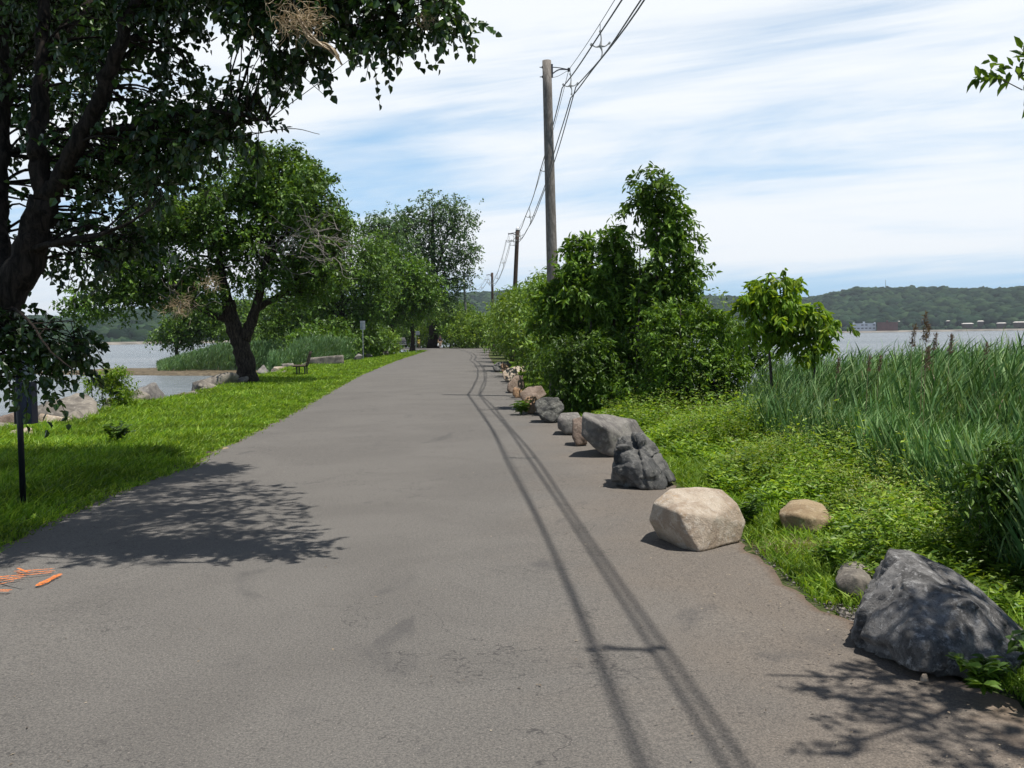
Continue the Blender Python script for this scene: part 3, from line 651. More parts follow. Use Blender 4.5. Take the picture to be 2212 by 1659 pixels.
simple_tree('dark bushy tree at the far tip of the reed spit', 380, 768, 122, 670, [(385, 715, 42, 30, 20), (420, 690, 50, 35, 24), (355, 735, 20, 18, 8), (470, 690, 60, 32, 26), (520, 680, 50, 35, 18)], M['leaf_mid'], .36, 14, 26, .3)
simple_tree('tree between the second metal sign and the parked car', 891, 755, 132, 640, [(900, 665, 40, 22, 22), (870, 680, 30, 12, 8)], M['leaf_mid'], .36, 14, 27, .35)

# bushes
def bush(name, label, base, r, h, mat, leaf, n, dens, seed, per=6, stems=7, bark='bark_grey', cat='bush', group=None, lean=(0, 0), shape='quad', rc=None, wid=.6, droop=.25, low=.35, tw=2.6):
    R = np.random.default_rng(seed); base = np.asarray(base, float); lm = []
    for s_ in range(stems):
        th = R.uniform(0, 6.28); rr = r*R.uniform(.2, .75); e = base+np.array([math.cos(th)*rr+lean[0], math.sin(th)*rr+lean[1], h*R.uniform(.55, .92)])
        p0 = base+np.array([math.cos(th), math.sin(th), 0])*r*.12
        lm.append(([p0, p0*.6+e*.4+R.normal(0, .06*r, 3), e], .012*h+.008, .005))
    el = [(base+np.array([lean[0]*.6, lean[1]*.6, h*(low+.25)]), (r, r, h*.36), int(n*.5)), (base+np.array([lean[0], lean[1], h*.72]), (r*.72, r*.72, h*.28), int(n*.3)),
          (base+np.array([0, 0, h*low*.8]), (r*.9, r*.9, h*.3), int(n*.2))]
    return make_tree(name, base, lm, el, mat, M[bark], label, cat, leaf=leaf, wid=leaf*wid, per=per, tw=leaf*tw, r_clump=rc or leaf*3, dens=dens, seed=seed, parts=('stems', 'foliage'), group=group, br_r=.008*h**.5, shape=shape, droop=droop)
def gp(x, y): return np.array([x, y, float(gz(x, y))])
# low growth under the left trees
for k_, (vx, Yb, r_, h_, mt, lb) in enumerate([(788, 95, 2.3, 3.2, 'leaf_mid', 'rounded bush behind the first metal sign'), (826, 100, 1.0, 2.4, 'leaf_hedge', 'small upright light green bush between the two metal signs'),
      (735, 84, 3.2, 3.4, 'leaf_mid', 'dark bush at the foot of the round tree'), (690, 80, 2.4, 2.8, 'leaf_bright', 'bright bush beside the reeds on the left bank'),
      (600, 112, 4, 5.5, 'leaf_mid', 'dark thicket behind the spit reeds'), (540, 118, 4.5, 5.5, 'leaf_mid', 'dark thicket further left behind the spit reeds'),
      (965, 158, 4.5, 6.5, 'leaf_hedge', 'leafy bush where the road ends beyond the walking person'), (1000, 150, 4.5, 5.2, 'leaf_shrub', 'green thicket closing the end of the road'),
      (1035, 140, 3.5, 4.8, 'leaf_hedge', 'light green bush at the far right end of the road'), (915, 178, 5, 7, 'leaf_mid', 'dark bush behind the yellow clad person'), (840, 185, 6, 8, 'leaf_mid', 'dark bush behind the parked car'), (885, 182, 5, 6, 'leaf_mid', 'low dark bush between car and yellow clad person'),
      (780, 150, 5, 7, 'leaf_mid', 'dark bush deep under the left trees'), (985, 172, 4, 8.5, 'leaf_mid', 'taller dark bush in the gap at the road end')]):
    b_ = A(vx, 760, Yb); bush('bush', lb, gp(b_[0], b_[1]), r_, h_, M[mt], .30 if Yb < 120 else .38, 60, 15, 40+k_, stems=5)

# hedge of shrubs along the right-hand edge, from near to far
hedge = [(25.5, 2.0, 1.7, 3.0, 'olive green shrub just past the tall shrubs, leaning over the boulders'), (29.5, 1.7, 2.0, 3.7, 'dense light green shrub below the wooden pole'), (34, 1.6, 2.1, 3.9, 'feathery shrub two places past the wooden pole'),
         (39.5, 1.4, 2.3, 4.4, 'yellow green shrub in the middle of the right hedge'), (46, 1.2, 2.5, 4.7, 'broad shrub beyond the middle of the right hedge'), (54, 1.0, 2.7, 5.0, 'tall rounded shrub in the right hedge'),
         (63, .9, 2.9, 5.2, 'pale shrub in front of the dark second pole'), (74, .6, 3.1, 5.4, 'shrub in the hedge past the dark second pole'), (87, .2, 3.2, 5.6, 'low shrub near the third pole'), (101, 0, 3.3, 5.6, 'shrub in front of the far pale pole'), (117, -.3, 3.3, 5.3, 'last shrub of the right hedge')]
for k_, (Yb, dx, r_, h_, lb) in enumerate(hedge):
    x_ = xre(Yb)+r_*.95+(.55 if Yb < 45 else .22)
    bush('hedge_shrub', lb, gp(x_, Yb), r_, h_, M['leaf_hedge'] if k_ % 3 else M['leaf_shrub'], .12+.0019*Yb, 85, 20, 70+k_, stems=6, group='shrubs of the roadside hedge', low=.34, wid=.42)
for k_, (Yb, xo, r_, h_) in enumerate([(33, 4.6, 2.4, 4.8), (41, 4.6, 2.6, 5.4), (52, 4.8, 3, 5.8)]):
    bush('hedge_shrub', ['pale crowned shrub directly behind the base of the wooden pole', 'taller shrub in the second row of the hedge', 'far taller shrub in the second row of the hedge'][k_], gp(xre(Yb)+xo, Yb), r_, h_, M['leaf_hedge'], .13+.0019*Yb, 85, 20, 90+k_, stems=6, group='shrubs of the roadside hedge', low=.3, wid=.42)

# tall shrubs close by on the right
def sapling(label, vx, by, Y, top, crown, mat, leaf, dens, seed, stems=((0, 1.0),), trunk=.04, rc=.21, wid=.42, droop=.35, per=9, name='tall_shrub', tw=.27, cat='shrub'):
    b_ = A(vx, by, Y); b_[2] = float(gz(b_[0], b_[1])); lm = []
    for dx, f in stems:
        tp = A(vx+dx, top+(by-top)*(1-f), Y); o_ = b_+np.array([dx*.0012*Y*.3, 0, 0])
        lm.append(([o_, o_*.65+tp*.35+rng.normal(0, .06, 3), o_*.3+tp*.7+rng.normal(0, .06, 3), tp], trunk, trunk*.2))
    el = [EV(cx, cy, rx, ry, Y+dy, max(rx, 25)*Y/FPX*.75, n_) for (cx, cy, rx, ry, n_, dy) in crown]
    return make_tree(name, b_, lm, el, mat, M['bark_grey'], label, cat, leaf=leaf, wid=leaf*wid, per=per, tw=tw, r_clump=rc, dens=dens, seed=seed, parts=('stems', 'foliage'), br_r=.012, shape='ovate', droop=droop, up=.3)
sapling('tallest sapling of the right clump with a narrow leafy top', 1352, 893, 20.6, 385,
        [(1404, 395, 12, 10, 4, 0), (1425, 425, 20, 22, 7, 0), (1372, 450, 14, 8, 3, 0), (1430, 465, 22, 22, 7, 0), (1472, 472, 14, 8, 3, 0), (1422, 512, 26, 20, 7, 0), (1470, 535, 26, 26, 7, 0),
         (1435, 580, 50, 30, 12, 0), (1500, 600, 20, 14, 4, 0), (1465, 640, 45, 30, 12, 0), (1400, 640, 50, 40, 14, 0), (1380, 720, 60, 60, 12, .3)],
        M['leaf_shrub'], .15, 10, 31, ((75, 1.0), (110, .72), (30, .7)), .055)
sapling('middle sapling of the right clump with a small peaked top', 1300, 885, 21.2, 495,
        [(1330, 508, 12, 12, 4, 0), (1328, 548, 28, 22, 9, 0), (1300, 595, 45, 30, 14, 0), (1340, 620, 50, 40, 16, 0), (1290, 660, 60, 45, 18, 0), (1310, 740, 70, 50, 14, .4)],
        M['leaf_shrub'], .15, 11, 32, ((30, 1.0), (-20, .8)), .05)
sapling('left sapling of the right clump in front of the wooden pole', 1235, 880, 21.8, 515,
        [(1245, 540, 24, 14, 7, 0), (1235, 580, 40, 26, 13, 0), (1225, 620, 50, 40, 16, 0), (1215, 680, 55, 50, 20, 0), (1250, 740, 60, 55, 20, 0), (1190, 640, 25, 30, 6, 0)],
        M['leaf_shrub'], .15, 11, 33, ((10, 1.0), (-25, .7), (25, .75)), .05)
sapling('dark dense shrub low under the tall saplings beside the boulders', 1235, 885, 20.2, 740,
        [(1250, 770, 55, 60, 38, 0), (1300, 790, 60, 70, 36, .3), (1262, 840, 55, 45, 32, 0), (1300, 850, 60, 40, 22, .3), (1215, 790, 20, 30, 6, 0), (1370, 800, 50, 60, 20, .6)],
        M['leaf_mid'], .10, 12, 34, ((0, 1.0), (60, .8), (-30, .7)), .03, per=8, tw=.24)
sapling('leafy shrub on the right of the clump above the reeds', 1470, 900, 18.6, 640,
        [(1470, 705, 70, 40, 18, 0), (1540, 720, 45, 40, 12, 0), (1430, 760, 60, 50, 20, 0), (1510, 790, 70, 50, 26, 0), (1560, 800, 40, 55, 16, 0), (1450, 850, 70, 40, 22, 0), (1540, 860, 50, 34, 14, 0), (1390, 860, 40, 35, 10, 0)],
        M['leaf_shrub'], .10, 12, 35, ((0, .9), (70, .8), (-40, .8)), .035, per=8, tw=.24)
sapling('dark low shrub behind the clump beside the river', 1590, 800, 24, 690,
        [(1600, 745, 35, 30, 12, 0), (1640, 770, 35, 26, 10, 0), (1570, 770, 40, 40, 14, 0), (1560, 715, 34, 26, 8, 0)], M['leaf_shrub'], .12, 10, 36, ((10, .9), (30, .7)), .03, per=7, tw=.32)
YT = 17.0
sapling('young yellow green tree standing alone above the reeds', 1655, 850, YT, 602,
        [(1660, 620, 34, 18, 6, 0), (1692, 612, 22, 14, 4, 0), (1650, 655, 40, 22, 8, 0), (1690, 660, 34, 24, 6, 0), (1745, 672, 34, 18, 6, 0), (1700, 695, 50, 20, 7, 0), (1765, 700, 28, 18, 5, 0), (1655, 700, 28, 16, 4, 0), (1785, 722, 26, 18, 5, 0), (1758, 745, 28, 14, 4, 0), (1710, 735, 26, 14, 3, 0), (1635, 720, 22, 14, 2, 0)],
        M['leaf_yellow'], .15, 7, 37, ((15, 1.0), (100, .55)), .045, rc=.15, per=9, name='young_tree', droop=.7, tw=.17, cat='tree', wid=.45)
sapling('dark feathery bush cut by the right edge in front of the reeds', 2190, 1290, 6.4, 1000,
        [(2150, 1035, 60, 34, 8, 0), (2205, 1010, 50, 34, 8, 0), (2180, 1090, 55, 34, 7, 0), (2220, 1160, 40, 70, 7, 0), (2130, 1070, 34, 18, 3, 0), (2240, 1240, 50, 60, 7, 0)],
        M['leaf_mid'], .05, 11, 38, ((0, 1.0), (-40, .9), (40, .9)), .014, rc=.09, per=9, tw=.14, wid=.5)
sapling('small light green shrub among the shore rocks on the left', 240, 880, 24, 795,
        [(240, 812, 26, 12, 16, 0), (225, 832, 36, 14, 16, 0), (265, 848, 28, 18, 16, 0), (190, 830, 16, 8, 4, 0), (245, 872, 34, 12, 14, 0)],
        M['leaf_yellow'], .075, 8, 39, ((0, 1.0), (-40, .8), (20, .8), (-15, .9)), .02, rc=.13, per=8, tw=.2)
# ------------------------------------------------------------------ rocks
M['r_tan'] = rock_mat('granite_tan', (0.52, 0.44, 0.35), (0.36, 0.28, 0.21), (0.64, 0.58, 0.50), 1.3, 0.6, (0.42, 0.29, 0.17))
M['r_grey'] = rock_mat('granite_grey', (0.17, 0.165, 0.155), (0.075, 0.075, 0.075), (0.30, 0.29, 0.27), 1.2, 0.5)
M['r_brown'] = rock_mat('granite_brown', (0.38, 0.29, 0.18), (0.24, 0.17, 0.10), (0.50, 0.42, 0.30), 1.0, 0.4)
M['r_gran'] = rock_mat('granite_speckled', (0.22, 0.212, 0.205), (0.08, 0.077, 0.075), (0.50, 0.49, 0.48), 1.6, 0.8)
M['r_mid'] = rock_mat('gneiss_grey', (0.23, 0.215, 0.195), (0.12, 0.11, 0.105), (0.34, 0.32, 0.29), 1.0, 0.45)
M['r_pink'] = rock_mat('sandstone_pink', (0.27, 0.205, 0.165), (0.15, 0.11, 0.085), (0.36, 0.30, 0.25), 1.2, 0.3)
M['r_orange'] = rock_mat('sandstone_orange', (0.38, 0.25, 0.15), (0.22, 0.13, 0.08), (0.48, 0.36, 0.26), 1.2, 0.2)
M['r_shore'] = rock_mat('shore_stone', (0.27, 0.24, 0.20), (0.13, 0.115, 0.10), (0.38, 0.35, 0.30), 1.0, 0.3)
M['r_moss'] = rock_mat('mossy_stone', (0.14, 0.135, 0.12), (0.05, 0.05, 0.05), (0.36, 0.36, 0.32), 1.8, 0.4)
_ico = {}
def ico(sub):
    if sub not in _ico:
        bm = bmesh.new(); bmesh.ops.create_icosphere(bm, subdivisions=sub, radius=1.0)
        v = np.array([v_.co[:] for v_ in bm.verts]); f = np.array([[v_.index for v_ in f_.verts] for f_ in bm.faces]); bm.free(); _ico[sub] = (v, f)
    return _ico[sub]
def rock_mesh(name, hull, mat, sub=5, soft=.05, rough=.03, seed=0, loc=(0, 0, 0), parent=None, strata=0.0, pits=0.0, fine=1.0, facet=.5, steps=0.0):
    """boulder grown from a rough hull of points, edges worn round, surface broken up"""
    hull = np.asarray(hull, float); c_ = (hull.max(0)+hull.min(0))/2
    bm = bmesh.new()
    for p_ in hull-c_: bm.verts.new(p_)
    r_ = bmesh.ops.convex_hull(bm, input=bm.verts); bm.normal_update()
    nn = []; dd = []
    for f_ in bm.faces:
        n_ = np.array(f_.normal[:]); d_ = float(np.dot(n_, np.array(f_.verts[0].co[:])))
        if d_ < 0: n_, d_ = -n_, -d_
        if d_ > 1e-4: nn.append(n_); dd.append(d_)
    bm.free(); nn = np.array(nn); dd = np.array(dd)
    d, f = ico(sub)
    inv = np.maximum(d @ nn.T, 1e-3)/dd[None, :]
    p_ = 1.0/max(soft, .01)
    rad = 1.0/np.power(np.power(inv, p_).sum(1), 1/p_)*1.02
    size = np.ptp(hull, axis=0).mean(); o_ = Vector((seed*7.3, seed*3.1, seed*1.7))
    v = d*rad[:, None]; k_ = 1.0/size
    disp = np.empty(len(v))
    for i_, (x, y, z) in enumerate(v):
        q_ = Vector((x*k_, y*k_, z*k_))+o_
        h = mnoise.noise(q_*2.2)*1.1+mnoise.noise(q_*5)*.55+(mnoise.noise(q_*12)*.28+mnoise.noise(q_*27)*.15)*fine
        if strata: h += strata*(abs(mnoise.noise(Vector((q_.x*2+q_.z*1.5, q_.y*2, q_.z*7-q_.x*3)))*2)-.4)
        if steps: h += steps*(mnoise.cell(Vector((q_.x*3.1+q_.z*.6, q_.y*3.1, q_.z*4.2-q_.x*.9)))-.5)
        if pits: h -= pits*max(0, mnoise.cell(q_*6)-.55)*1.2
        if facet:
            dv = mnoise.voronoi(q_*3.4)[0]; h += facet*((dv[1]-dv[0])*1.1-.4)+facet*.35*(mnoise.voronoi(q_*9)[0][1]-mnoise.voronoi(q_*9)[0][0])
        disp[i_] = h
    v = v+d*(disp*rough*size)[:, None]
    return mesh_np(name, v+c_, f, mat, parent, loc, smooth=True)
def boulder(label, bx, by, pts, mat, back=.5, z=0.0, **kw):
    """pts: (x, y, depth) seen outline; depth metres beyond the foot point; a mirrored back side is added"""
    b_ = P(bx, by, z); s_ = b_[1]/FPX; h = []
    for q_ in pts:
        x, y = q_[:2]; dp = q_[2] if len(q_) > 2 else 0.0
        if dp == 'g': h.append(P(x, y, z)-b_-np.array([0, 0, .02])); continue
        k_ = (b_[1]+dp)/b_[1]
        w_ = A(x, y, b_[1]+dp); h.append(w_-b_)
        if len(q_) < 4: h.append((w_-b_)*np.array([.8, 1, .84])+np.array([b_[0]/b_[1]*back+.1*(w_-b_)[0], back, 0]))
    h = np.array(h); h[:, 2] = np.maximum(h[:, 2], -.12)
    return meta(rock_mesh('boulder', h, mat, loc=b_, **kw), label, 'boulder', 'boulders lining the right side of the road')
boulder('light tan rounded boulder sitting on the asphalt edge, brightest of the row', 1505, 1184,
        [(1412, 1086, .30), (1446, 1056, .42), (1502, 1052, .48), (1560, 1058, .48), (1592, 1088, .42), (1610, 1128, .40), (1600, 1150, .36), (1598, 1164, 'g'), (1512, 1187, 'g'), (1478, 1180, 'g'), (1425, 1158, 'g'), (1402, 1122, .32), (1468, 1108, -.02, 1), (1478, 1140, -.04, 1), (1545, 1118, .10, 1)],
        M['r_tan'], back=.30, soft=.014, rough=.016, seed=2, sub=6, fine=.6, facet=.25)
boulder('dark rough grey boulder with stepped broken ledges, second from the front', 1385, 1052,
        [(1324, 965, .1), (1345, 938, .15), (1390, 935, .22), (1412, 960, .25), (1420, 985, .2), (1458, 1035, .3), (1450, 1050, 'g'), (1390, 1056, 'g'), (1330, 1046, 'g'), (1324, 1010, .05), (1360, 1000, -.05, 1), (1400, 1010, -.04, 1)],
        M['r_grey'], back=.5, soft=.02, rough=.05, seed=5, sub=6, strata=.2, pits=.2, facet=.7, steps=1.9)
boulder('long grey slab boulder with a flat sloping face, third from the front', 1320, 985,
        [(1257, 895, .0), (1262, 890, .1), (1320, 898, .5), (1372, 908, .8), (1392, 935, .8), (1392, 970, .5), (1330, 988, .05, 1), (1275, 960, .0), (1300, 980, .0, 1), (1256, 940, .0), (1312, 925, -.06, 1)],
        M['r_mid'], back=.5, soft=.014, rough=.022, seed=9, sub=6, strata=.3, facet=.9)
boulder('reddish brown block wedged against the long grey slab', 1250, 962,
        [(1236, 905, .1), (1262, 898, .2), (1270, 930, .1), (1268, 960, .1), (1245, 963, 0, 1), (1236, 945, .05)], M['r_pink'], back=.4, soft=.02, rough=.03, seed=12)
boulder('squared pinkish grey block next to the dark mossy boulder', 1222, 938,
        [(1204, 905, .0), (1212, 892, .25), (1248, 890, .35), (1256, 905, .1), (1250, 935, .0), (1222, 938, 0, 1), (1205, 925, .05)], M['r_mid'], back=.45, soft=.018, rough=.022, seed=14)
boulder('dark boulder streaked with pale lichen, beside the tall shrubs', 1188, 912,
        [(1156, 868, .1), (1170, 858, .2), (1205, 857, .3), (1219, 875, .25), (1212, 900, .15), (1195, 913, 0, 1), (1168, 905, .0), (1158, 888, .0)], M['r_moss'], back=.5, soft=.03, rough=.045, seed=17, strata=.8)
boulder('smooth brown rounded boulder tucked behind the lichen streaked one', 1145, 893,
        [(1126, 870, .1), (1138, 856, .2), (1158, 855, .3), (1168, 880, .2), (1150, 895, 0, 1), (1130, 888, .0)], M['r_orange'], back=.45, soft=.06, rough=.02, seed=19)
boulder('shaded brown boulder under the low branches of the hedge', 1135, 868,
        [(1122, 850, .1), (1140, 835, .3), (1170, 832, .4), (1182, 852, .3), (1160, 868, 0), (1128, 868, .0)], M['r_pink'], back=.5, soft=.05, rough=.03, seed=21)
boulder('small flat faced pale block standing at the road edge below the hedge', 1116, 858,
        [(1108, 840, .0), (1112, 836, .1), (1128, 842, .2), (1128, 858, .1), (1114, 860, 0, 1), (1107, 852, .0)], M['r_orange'], back=.3, soft=.015, rough=.02, seed=23)
boulder('brown wedge shaped boulder further along the row', 1103, 848,
        [(1096, 830, .0), (1112, 812, .3), (1130, 810, .5), (1134, 838, .4), (1105, 850, 0, 1), (1095, 844, .0)], M['r_pink'], back=.6, soft=.03, rough=.03, seed=25)
boulder('round pale tan boulder beside the orange pointed one', 1095, 824,
        [(1085, 805, .1), (1095, 795, .3), (1115, 793, .5), (1122, 812, .4), (1108, 824, .1), (1092, 824, 0, 1), (1086, 816, .0)], M['r_tan'], back=.6, soft=.06, rough=.02, seed=27)
boulder('orange pointed boulder, brightest orange of the row', 1089, 812,
        [(1081, 788, .2), (1085, 783, .3), (1102, 795, .3), (1100, 808, .2), (1088, 813, 0, 1), (1083, 800, .0)], M['r_orange'], back=.6, soft=.018, rough=.02, seed=29)
boulder('low tan boulder half hidden behind the pale round one', 1115, 806,
        [(1102, 795, .2), (1115, 790, .4), (1132, 790, .6), (1136, 805, .4), (1110, 808, 0)], M['r_tan'], back=.6, soft=.05, rough=.02, seed=31)
boulder('dark grey boulder at the far end of the row near the second shadow', 1072, 803,
        [(1063, 790, .2), (1074, 783, .5), (1098, 779, .9), (1106, 790, .9), (1086, 804, 0, 1), (1068, 802, .0)], M['r_grey'], back=1.0, soft=.03, rough=.04, seed=33)
boulder('tan boulder half buried in the weeds behind the light one', 1742, 1168,
        [(1680, 1108, .15), (1705, 1088, .25), (1740, 1083, .3), (1778, 1092, .3), (1802, 1120, .2), (1804, 1150, .15), (1765, 1172, .0, 1), (1700, 1165, .05), (1720, 1110, .0, 1), (1790, 1125, .02, 1)], M['r_brown'], back=.4, z=-.06, soft=.04, rough=.03, seed=37, sub=6, fine=.6)
boulder('small tan and grey stone leaning on the big granite rock', 1855, 1296,
        [(1803, 1250, .1), (1820, 1228, .2), (1858, 1222, .3), (1905, 1245, .3), (1905, 1275, .1), (1880, 1302, 'g'), (1850, 1292, 'g'), (1808, 1268, .05), (1850, 1245, .0, 1)], M['r_shore'], back=.25, z=-.02, soft=.025, rough=.03, seed=39, sub=6)
boulder('big dark speckled granite rock in the lower right corner, largest of all', 1985, 1462,
        [(1849, 1376, .40), (1858, 1345, .45), (1918, 1192, .72), (1975, 1204, .72), (2080, 1255, .60), (2135, 1295, .50), (2230, 1380, .6), (2240, 1450, 'g'), (2110, 1455, 'g'), (2010, 1464, 'g'), (1950, 1444, 'g'), (1858, 1392, 'g'), (1990, 1345, .16, 1), (2100, 1300, .22, 1), (1985, 1400, .0, 1)],
        M['r_gran'], back=.42, soft=.010, rough=.030, seed=43, sub=6, strata=.5, pits=.3, fine=2.8, facet=1.3, steps=1.0)
# a small pebble by its foot
meta(rock_mesh('pebble', np.array([(-.018,-.014,-.01),(.018,-.014,-.01),(.015,.015,-.01),(-.015,.015,-.01),(-.013,-.011,.022),(.014,0,.024),(0,.014,.02)]), M['r_tan'], sub=3, soft=.06, loc=P(1992, 1463)-np.array([0, .02, 0])), 'tiny pale pebble at the foot of the big granite rock', 'pebble')

# riprap along the left shore
proto = []
for k_ in range(6):
    R = np.random.default_rng(100+k_); h = norm(R.normal(0, 1, (11, 3)))*np.array([.62, .5, .36])*R.uniform(.85, 1.15, (11, 1))
    o_ = rock_mesh('shore_rock', h, [M['r_shore'], M['r_shore'], M['r_tan'], M['r_mid'], M['r_shore'], M['r_pink']][k_], sub=4, soft=.02, rough=.03, seed=50+k_)
    proto.append(o_)
named = [((330, 850), 1.35, 0, 'large warm grey slab of shore rock right of the small green shrub', 3), ((300, 862), .8, 2, 'shore rock leaning on the large warm grey slab', 4), ((150, 900), 1.5, 0, 'broad flat shore rock in front of the small green shrub', 0),
         ((165, 880), 1.1, 4, 'upright grey shore rock at the water behind the broad flat one', 3), ((110, 915), 1.0, 0, 'low tan shore rock right of the dark post', 2), ((30, 925), 1.1, 1, 'brown shore rock at the left edge of the picture', 5), ((45, 938), .6, 2, 'pale shore rock just left of the dark post', 2),
         ((470, 832), 1.6, 0, 'dark wet shore rock left of the leaning trunk', 1), ((440, 838), .9, 3, 'small shore rock beside the dark wet one', 4), ((605, 797), .9, 1, 'tan broken shore rock right of the leaning trunk', 2), ((572, 800), 1.2, 0, 'grey shore rock touching the leaning trunk on its right', 3), ((625, 790), .8, 2, 'grey shore rock just left of the bench', 0)]
used_ = set(); R = np.random.default_rng(77)
def put_rock(pk, loc, s_, rz, label, group='broken rocks of the left shore'):
    o_ = proto[pk]
    if pk in used_: o_ = o_.copy(); COL.objects.link(o_)
    used_.add(pk); o_.location = tuple(loc); o_.scale = (s_*R.uniform(.85, 1.2), s_*R.uniform(.85, 1.15), s_*R.uniform(.75, 1.1)); o_.rotation_euler = (R.normal(0, .25), R.normal(0, .25), rz)
    meta(o_, label, 'rock', group)
for (px, s_, rk, lb, pk) in named:
    b_ = P(*px); put_rock(pk, (b_[0]-.1, b_[1]+.2, -.06), s_*1.0, R.uniform(0, 6), lb)
y_ = 17.0
while y_ < 66:
    for row in range(3):
        xl = np.interp(y_, XL[:, 0], XL[:, 1])+(0.35*math.sin(y_*.7)+.25*math.sin(y_*1.9+1)+.5*math.sin(y_*.23))*.6
        x_ = xl+(.35, -.35, -1.0)[row]+R.normal(0, .15); yy = y_+R.normal(0, .25)
        pk = int(R.integers(0, 6)); lb = ('warm grey', 'mottled grey', 'light tan', 'dark grey', 'pale grey', 'brownish')[pk]+' broken stone of the left bank '+('beyond the bench' if y_ > 47 else 'near the leaning trunk' if y_ > 32 else 'behind the navy box')+(' at its grassy top', ' halfway down', ' at the water line')[row]
        put_rock(pk, (x_, yy, float(gz(x_, yy))+(.02, .12, .25)[row]), R.uniform(.45, .85)*(1.0 if y_ < 50 else 1.35), R.uniform(0, 6), lb)
    y_ += 1.15 if y_ < 48 else 2.2
for (px, s_, lb) in [((770, 778), 1.0, 'grey stone lying in the grass left of the tall metal sign'), ((795, 772), .7, 'pale stone right of the tall metal sign'), ((835, 766), .9, 'dark stone between the two metal signs')]:
    b_ = P(*px); put_rock(3, (b_[0], b_[1], .15), s_, R.uniform(0, 6), lb, 'stones in the grass on the left')
# stumps and an old post in the cove
for k_, (x, y) in enumerate([(388, 797), (398, 800), (416, 802), (427, 797), (444, 803), (471, 799), (492, 797)]):
    b_ = P(x, y, WZ); g = Geo(); g.tube([(0, 0, -.5), (0.02, 0, .12), (0.03, 0, .25)], [.22, .2, .15], 9, rough=.08)
    meta(g.build('wood_stump', M['wood_old'], loc=b_), 'short rotten stump in a row standing in the shallow cove', 'stump', 'row of stumps in the cove')
b_ = P(455, 793, WZ); g = Geo(); g.tube([(0, 0, -.6), (0.02, 0, .5), (-.03, 0, 1.25)], [.25, .24, .2], 10, rough=.06)
meta(g.build('wood_post', M['pole_grey'], loc=b_), 'thick grey wooden post standing in the mud of the cove', 'post')
# mud bar across the cove
def bar(pts, z, h, name, mat, label):
    ring = smoothline(np.array(pts+[pts[0]]), 8)[:-1]; ring = ring+rng.normal(0, .12, ring.shape); c0 = ring.mean(0); co = []; f = []; tr = []; nr = len(ring)
    for s_, zz in ((1.0, -.5), (.93, 0), (.8, h*.6), (.5, h)): co.append(np.column_stack([c0+(ring-c0)*s_, np.full(nr, z+zz)+rng.normal(0, h*.12, nr)]))
    co = np.vstack(co+[np.array([[*c0, z+h]])])
    for a_ in range(3):
        for b2 in range(nr): f.append((a_*nr+b2, a_*nr+(b2+1) % nr, (a_+1)*nr+(b2+1) % nr, (a_+1)*nr+b2))
    for b2 in range(nr): tr.append((3*nr+b2, 3*nr+(b2+1) % nr, 4*nr))
    return meta(mesh_np(name, co, [np.array(f), np.array(tr)], mat, smooth=True), label, 'mud', kind='structure')
M['mud'] = simple('weedy_mud', (0.125, 0.10, 0.065), .9, 0, .45, 3, .2, .8)
bar([(-50, 100), (-47, 94), (-38, 88), (-30, 84), (-22, 80), (-17, 78), (-17, 84), (-24, 92), (-34, 98), (-44, 104)], WZ, .22, 'mud_bar', M['mud'], 'brown weedy mud bar reaching into the cove')
bar([P(150, 801, WZ)[:2]*1.0, P(230, 803, WZ)[:2], P(330, 803, WZ)[:2], P(420, 800, WZ)[:2], P(430, 795, WZ)[:2], P(330, 796, WZ)[:2], P(220, 797, WZ)[:2]], WZ, .12, 'mud_bar', M['mud'], 'thin line of mud and pebbles left of the reed spit')

# ------------------------------------------------------------------ utility line
YP = [26.3, 68.0, 111.0, 150.0]
def base_at(vx, Y): w_ = A(vx, 760, Y); return np.array([w_[0], w_[1], 0])
poles = []
for k_, (tx, ty, bx, Y, rt, rb, mt, lb) in enumerate([(1181, 131, 1199, 26.3, .118, .165, 'pole_grey', 'tall weathered grey wooden pole rising above the right shrubs'),
        (1118, 497, 1105, 68.0, .13, .18, 'pole_dark', 'dark brown wooden pole with a white cap, second along the line'),
        (1063, 589, 1066, 111.0, .13, .17, 'pole_dark', 'short dark pole poking over the hedge, third along the line'),
        (1001, 587, 1011, 150.0, .15, .21, 'pole_pale', 'pale leaning pole furthest along the line, in the gap between trees')]):
    b_ = base_at(bx, Y); b_[2] = float(gz(b_[0], b_[1]))-.1; tp = A(tx, ty, Y)
    root = empty('utility_pole', b_, lb, 'utility pole', 'wooden poles of the overhead line')
    g = Geo(); ts = np.linspace(0, 1, 12)[:, None]; ln_ = (tp-b_)*ts; g.tube(ln_, np.linspace(rb, rt, 12), 18, rough=.004); g.build('pole', M[mt], root, smooth=True)
    poles.append((b_, tp, root))
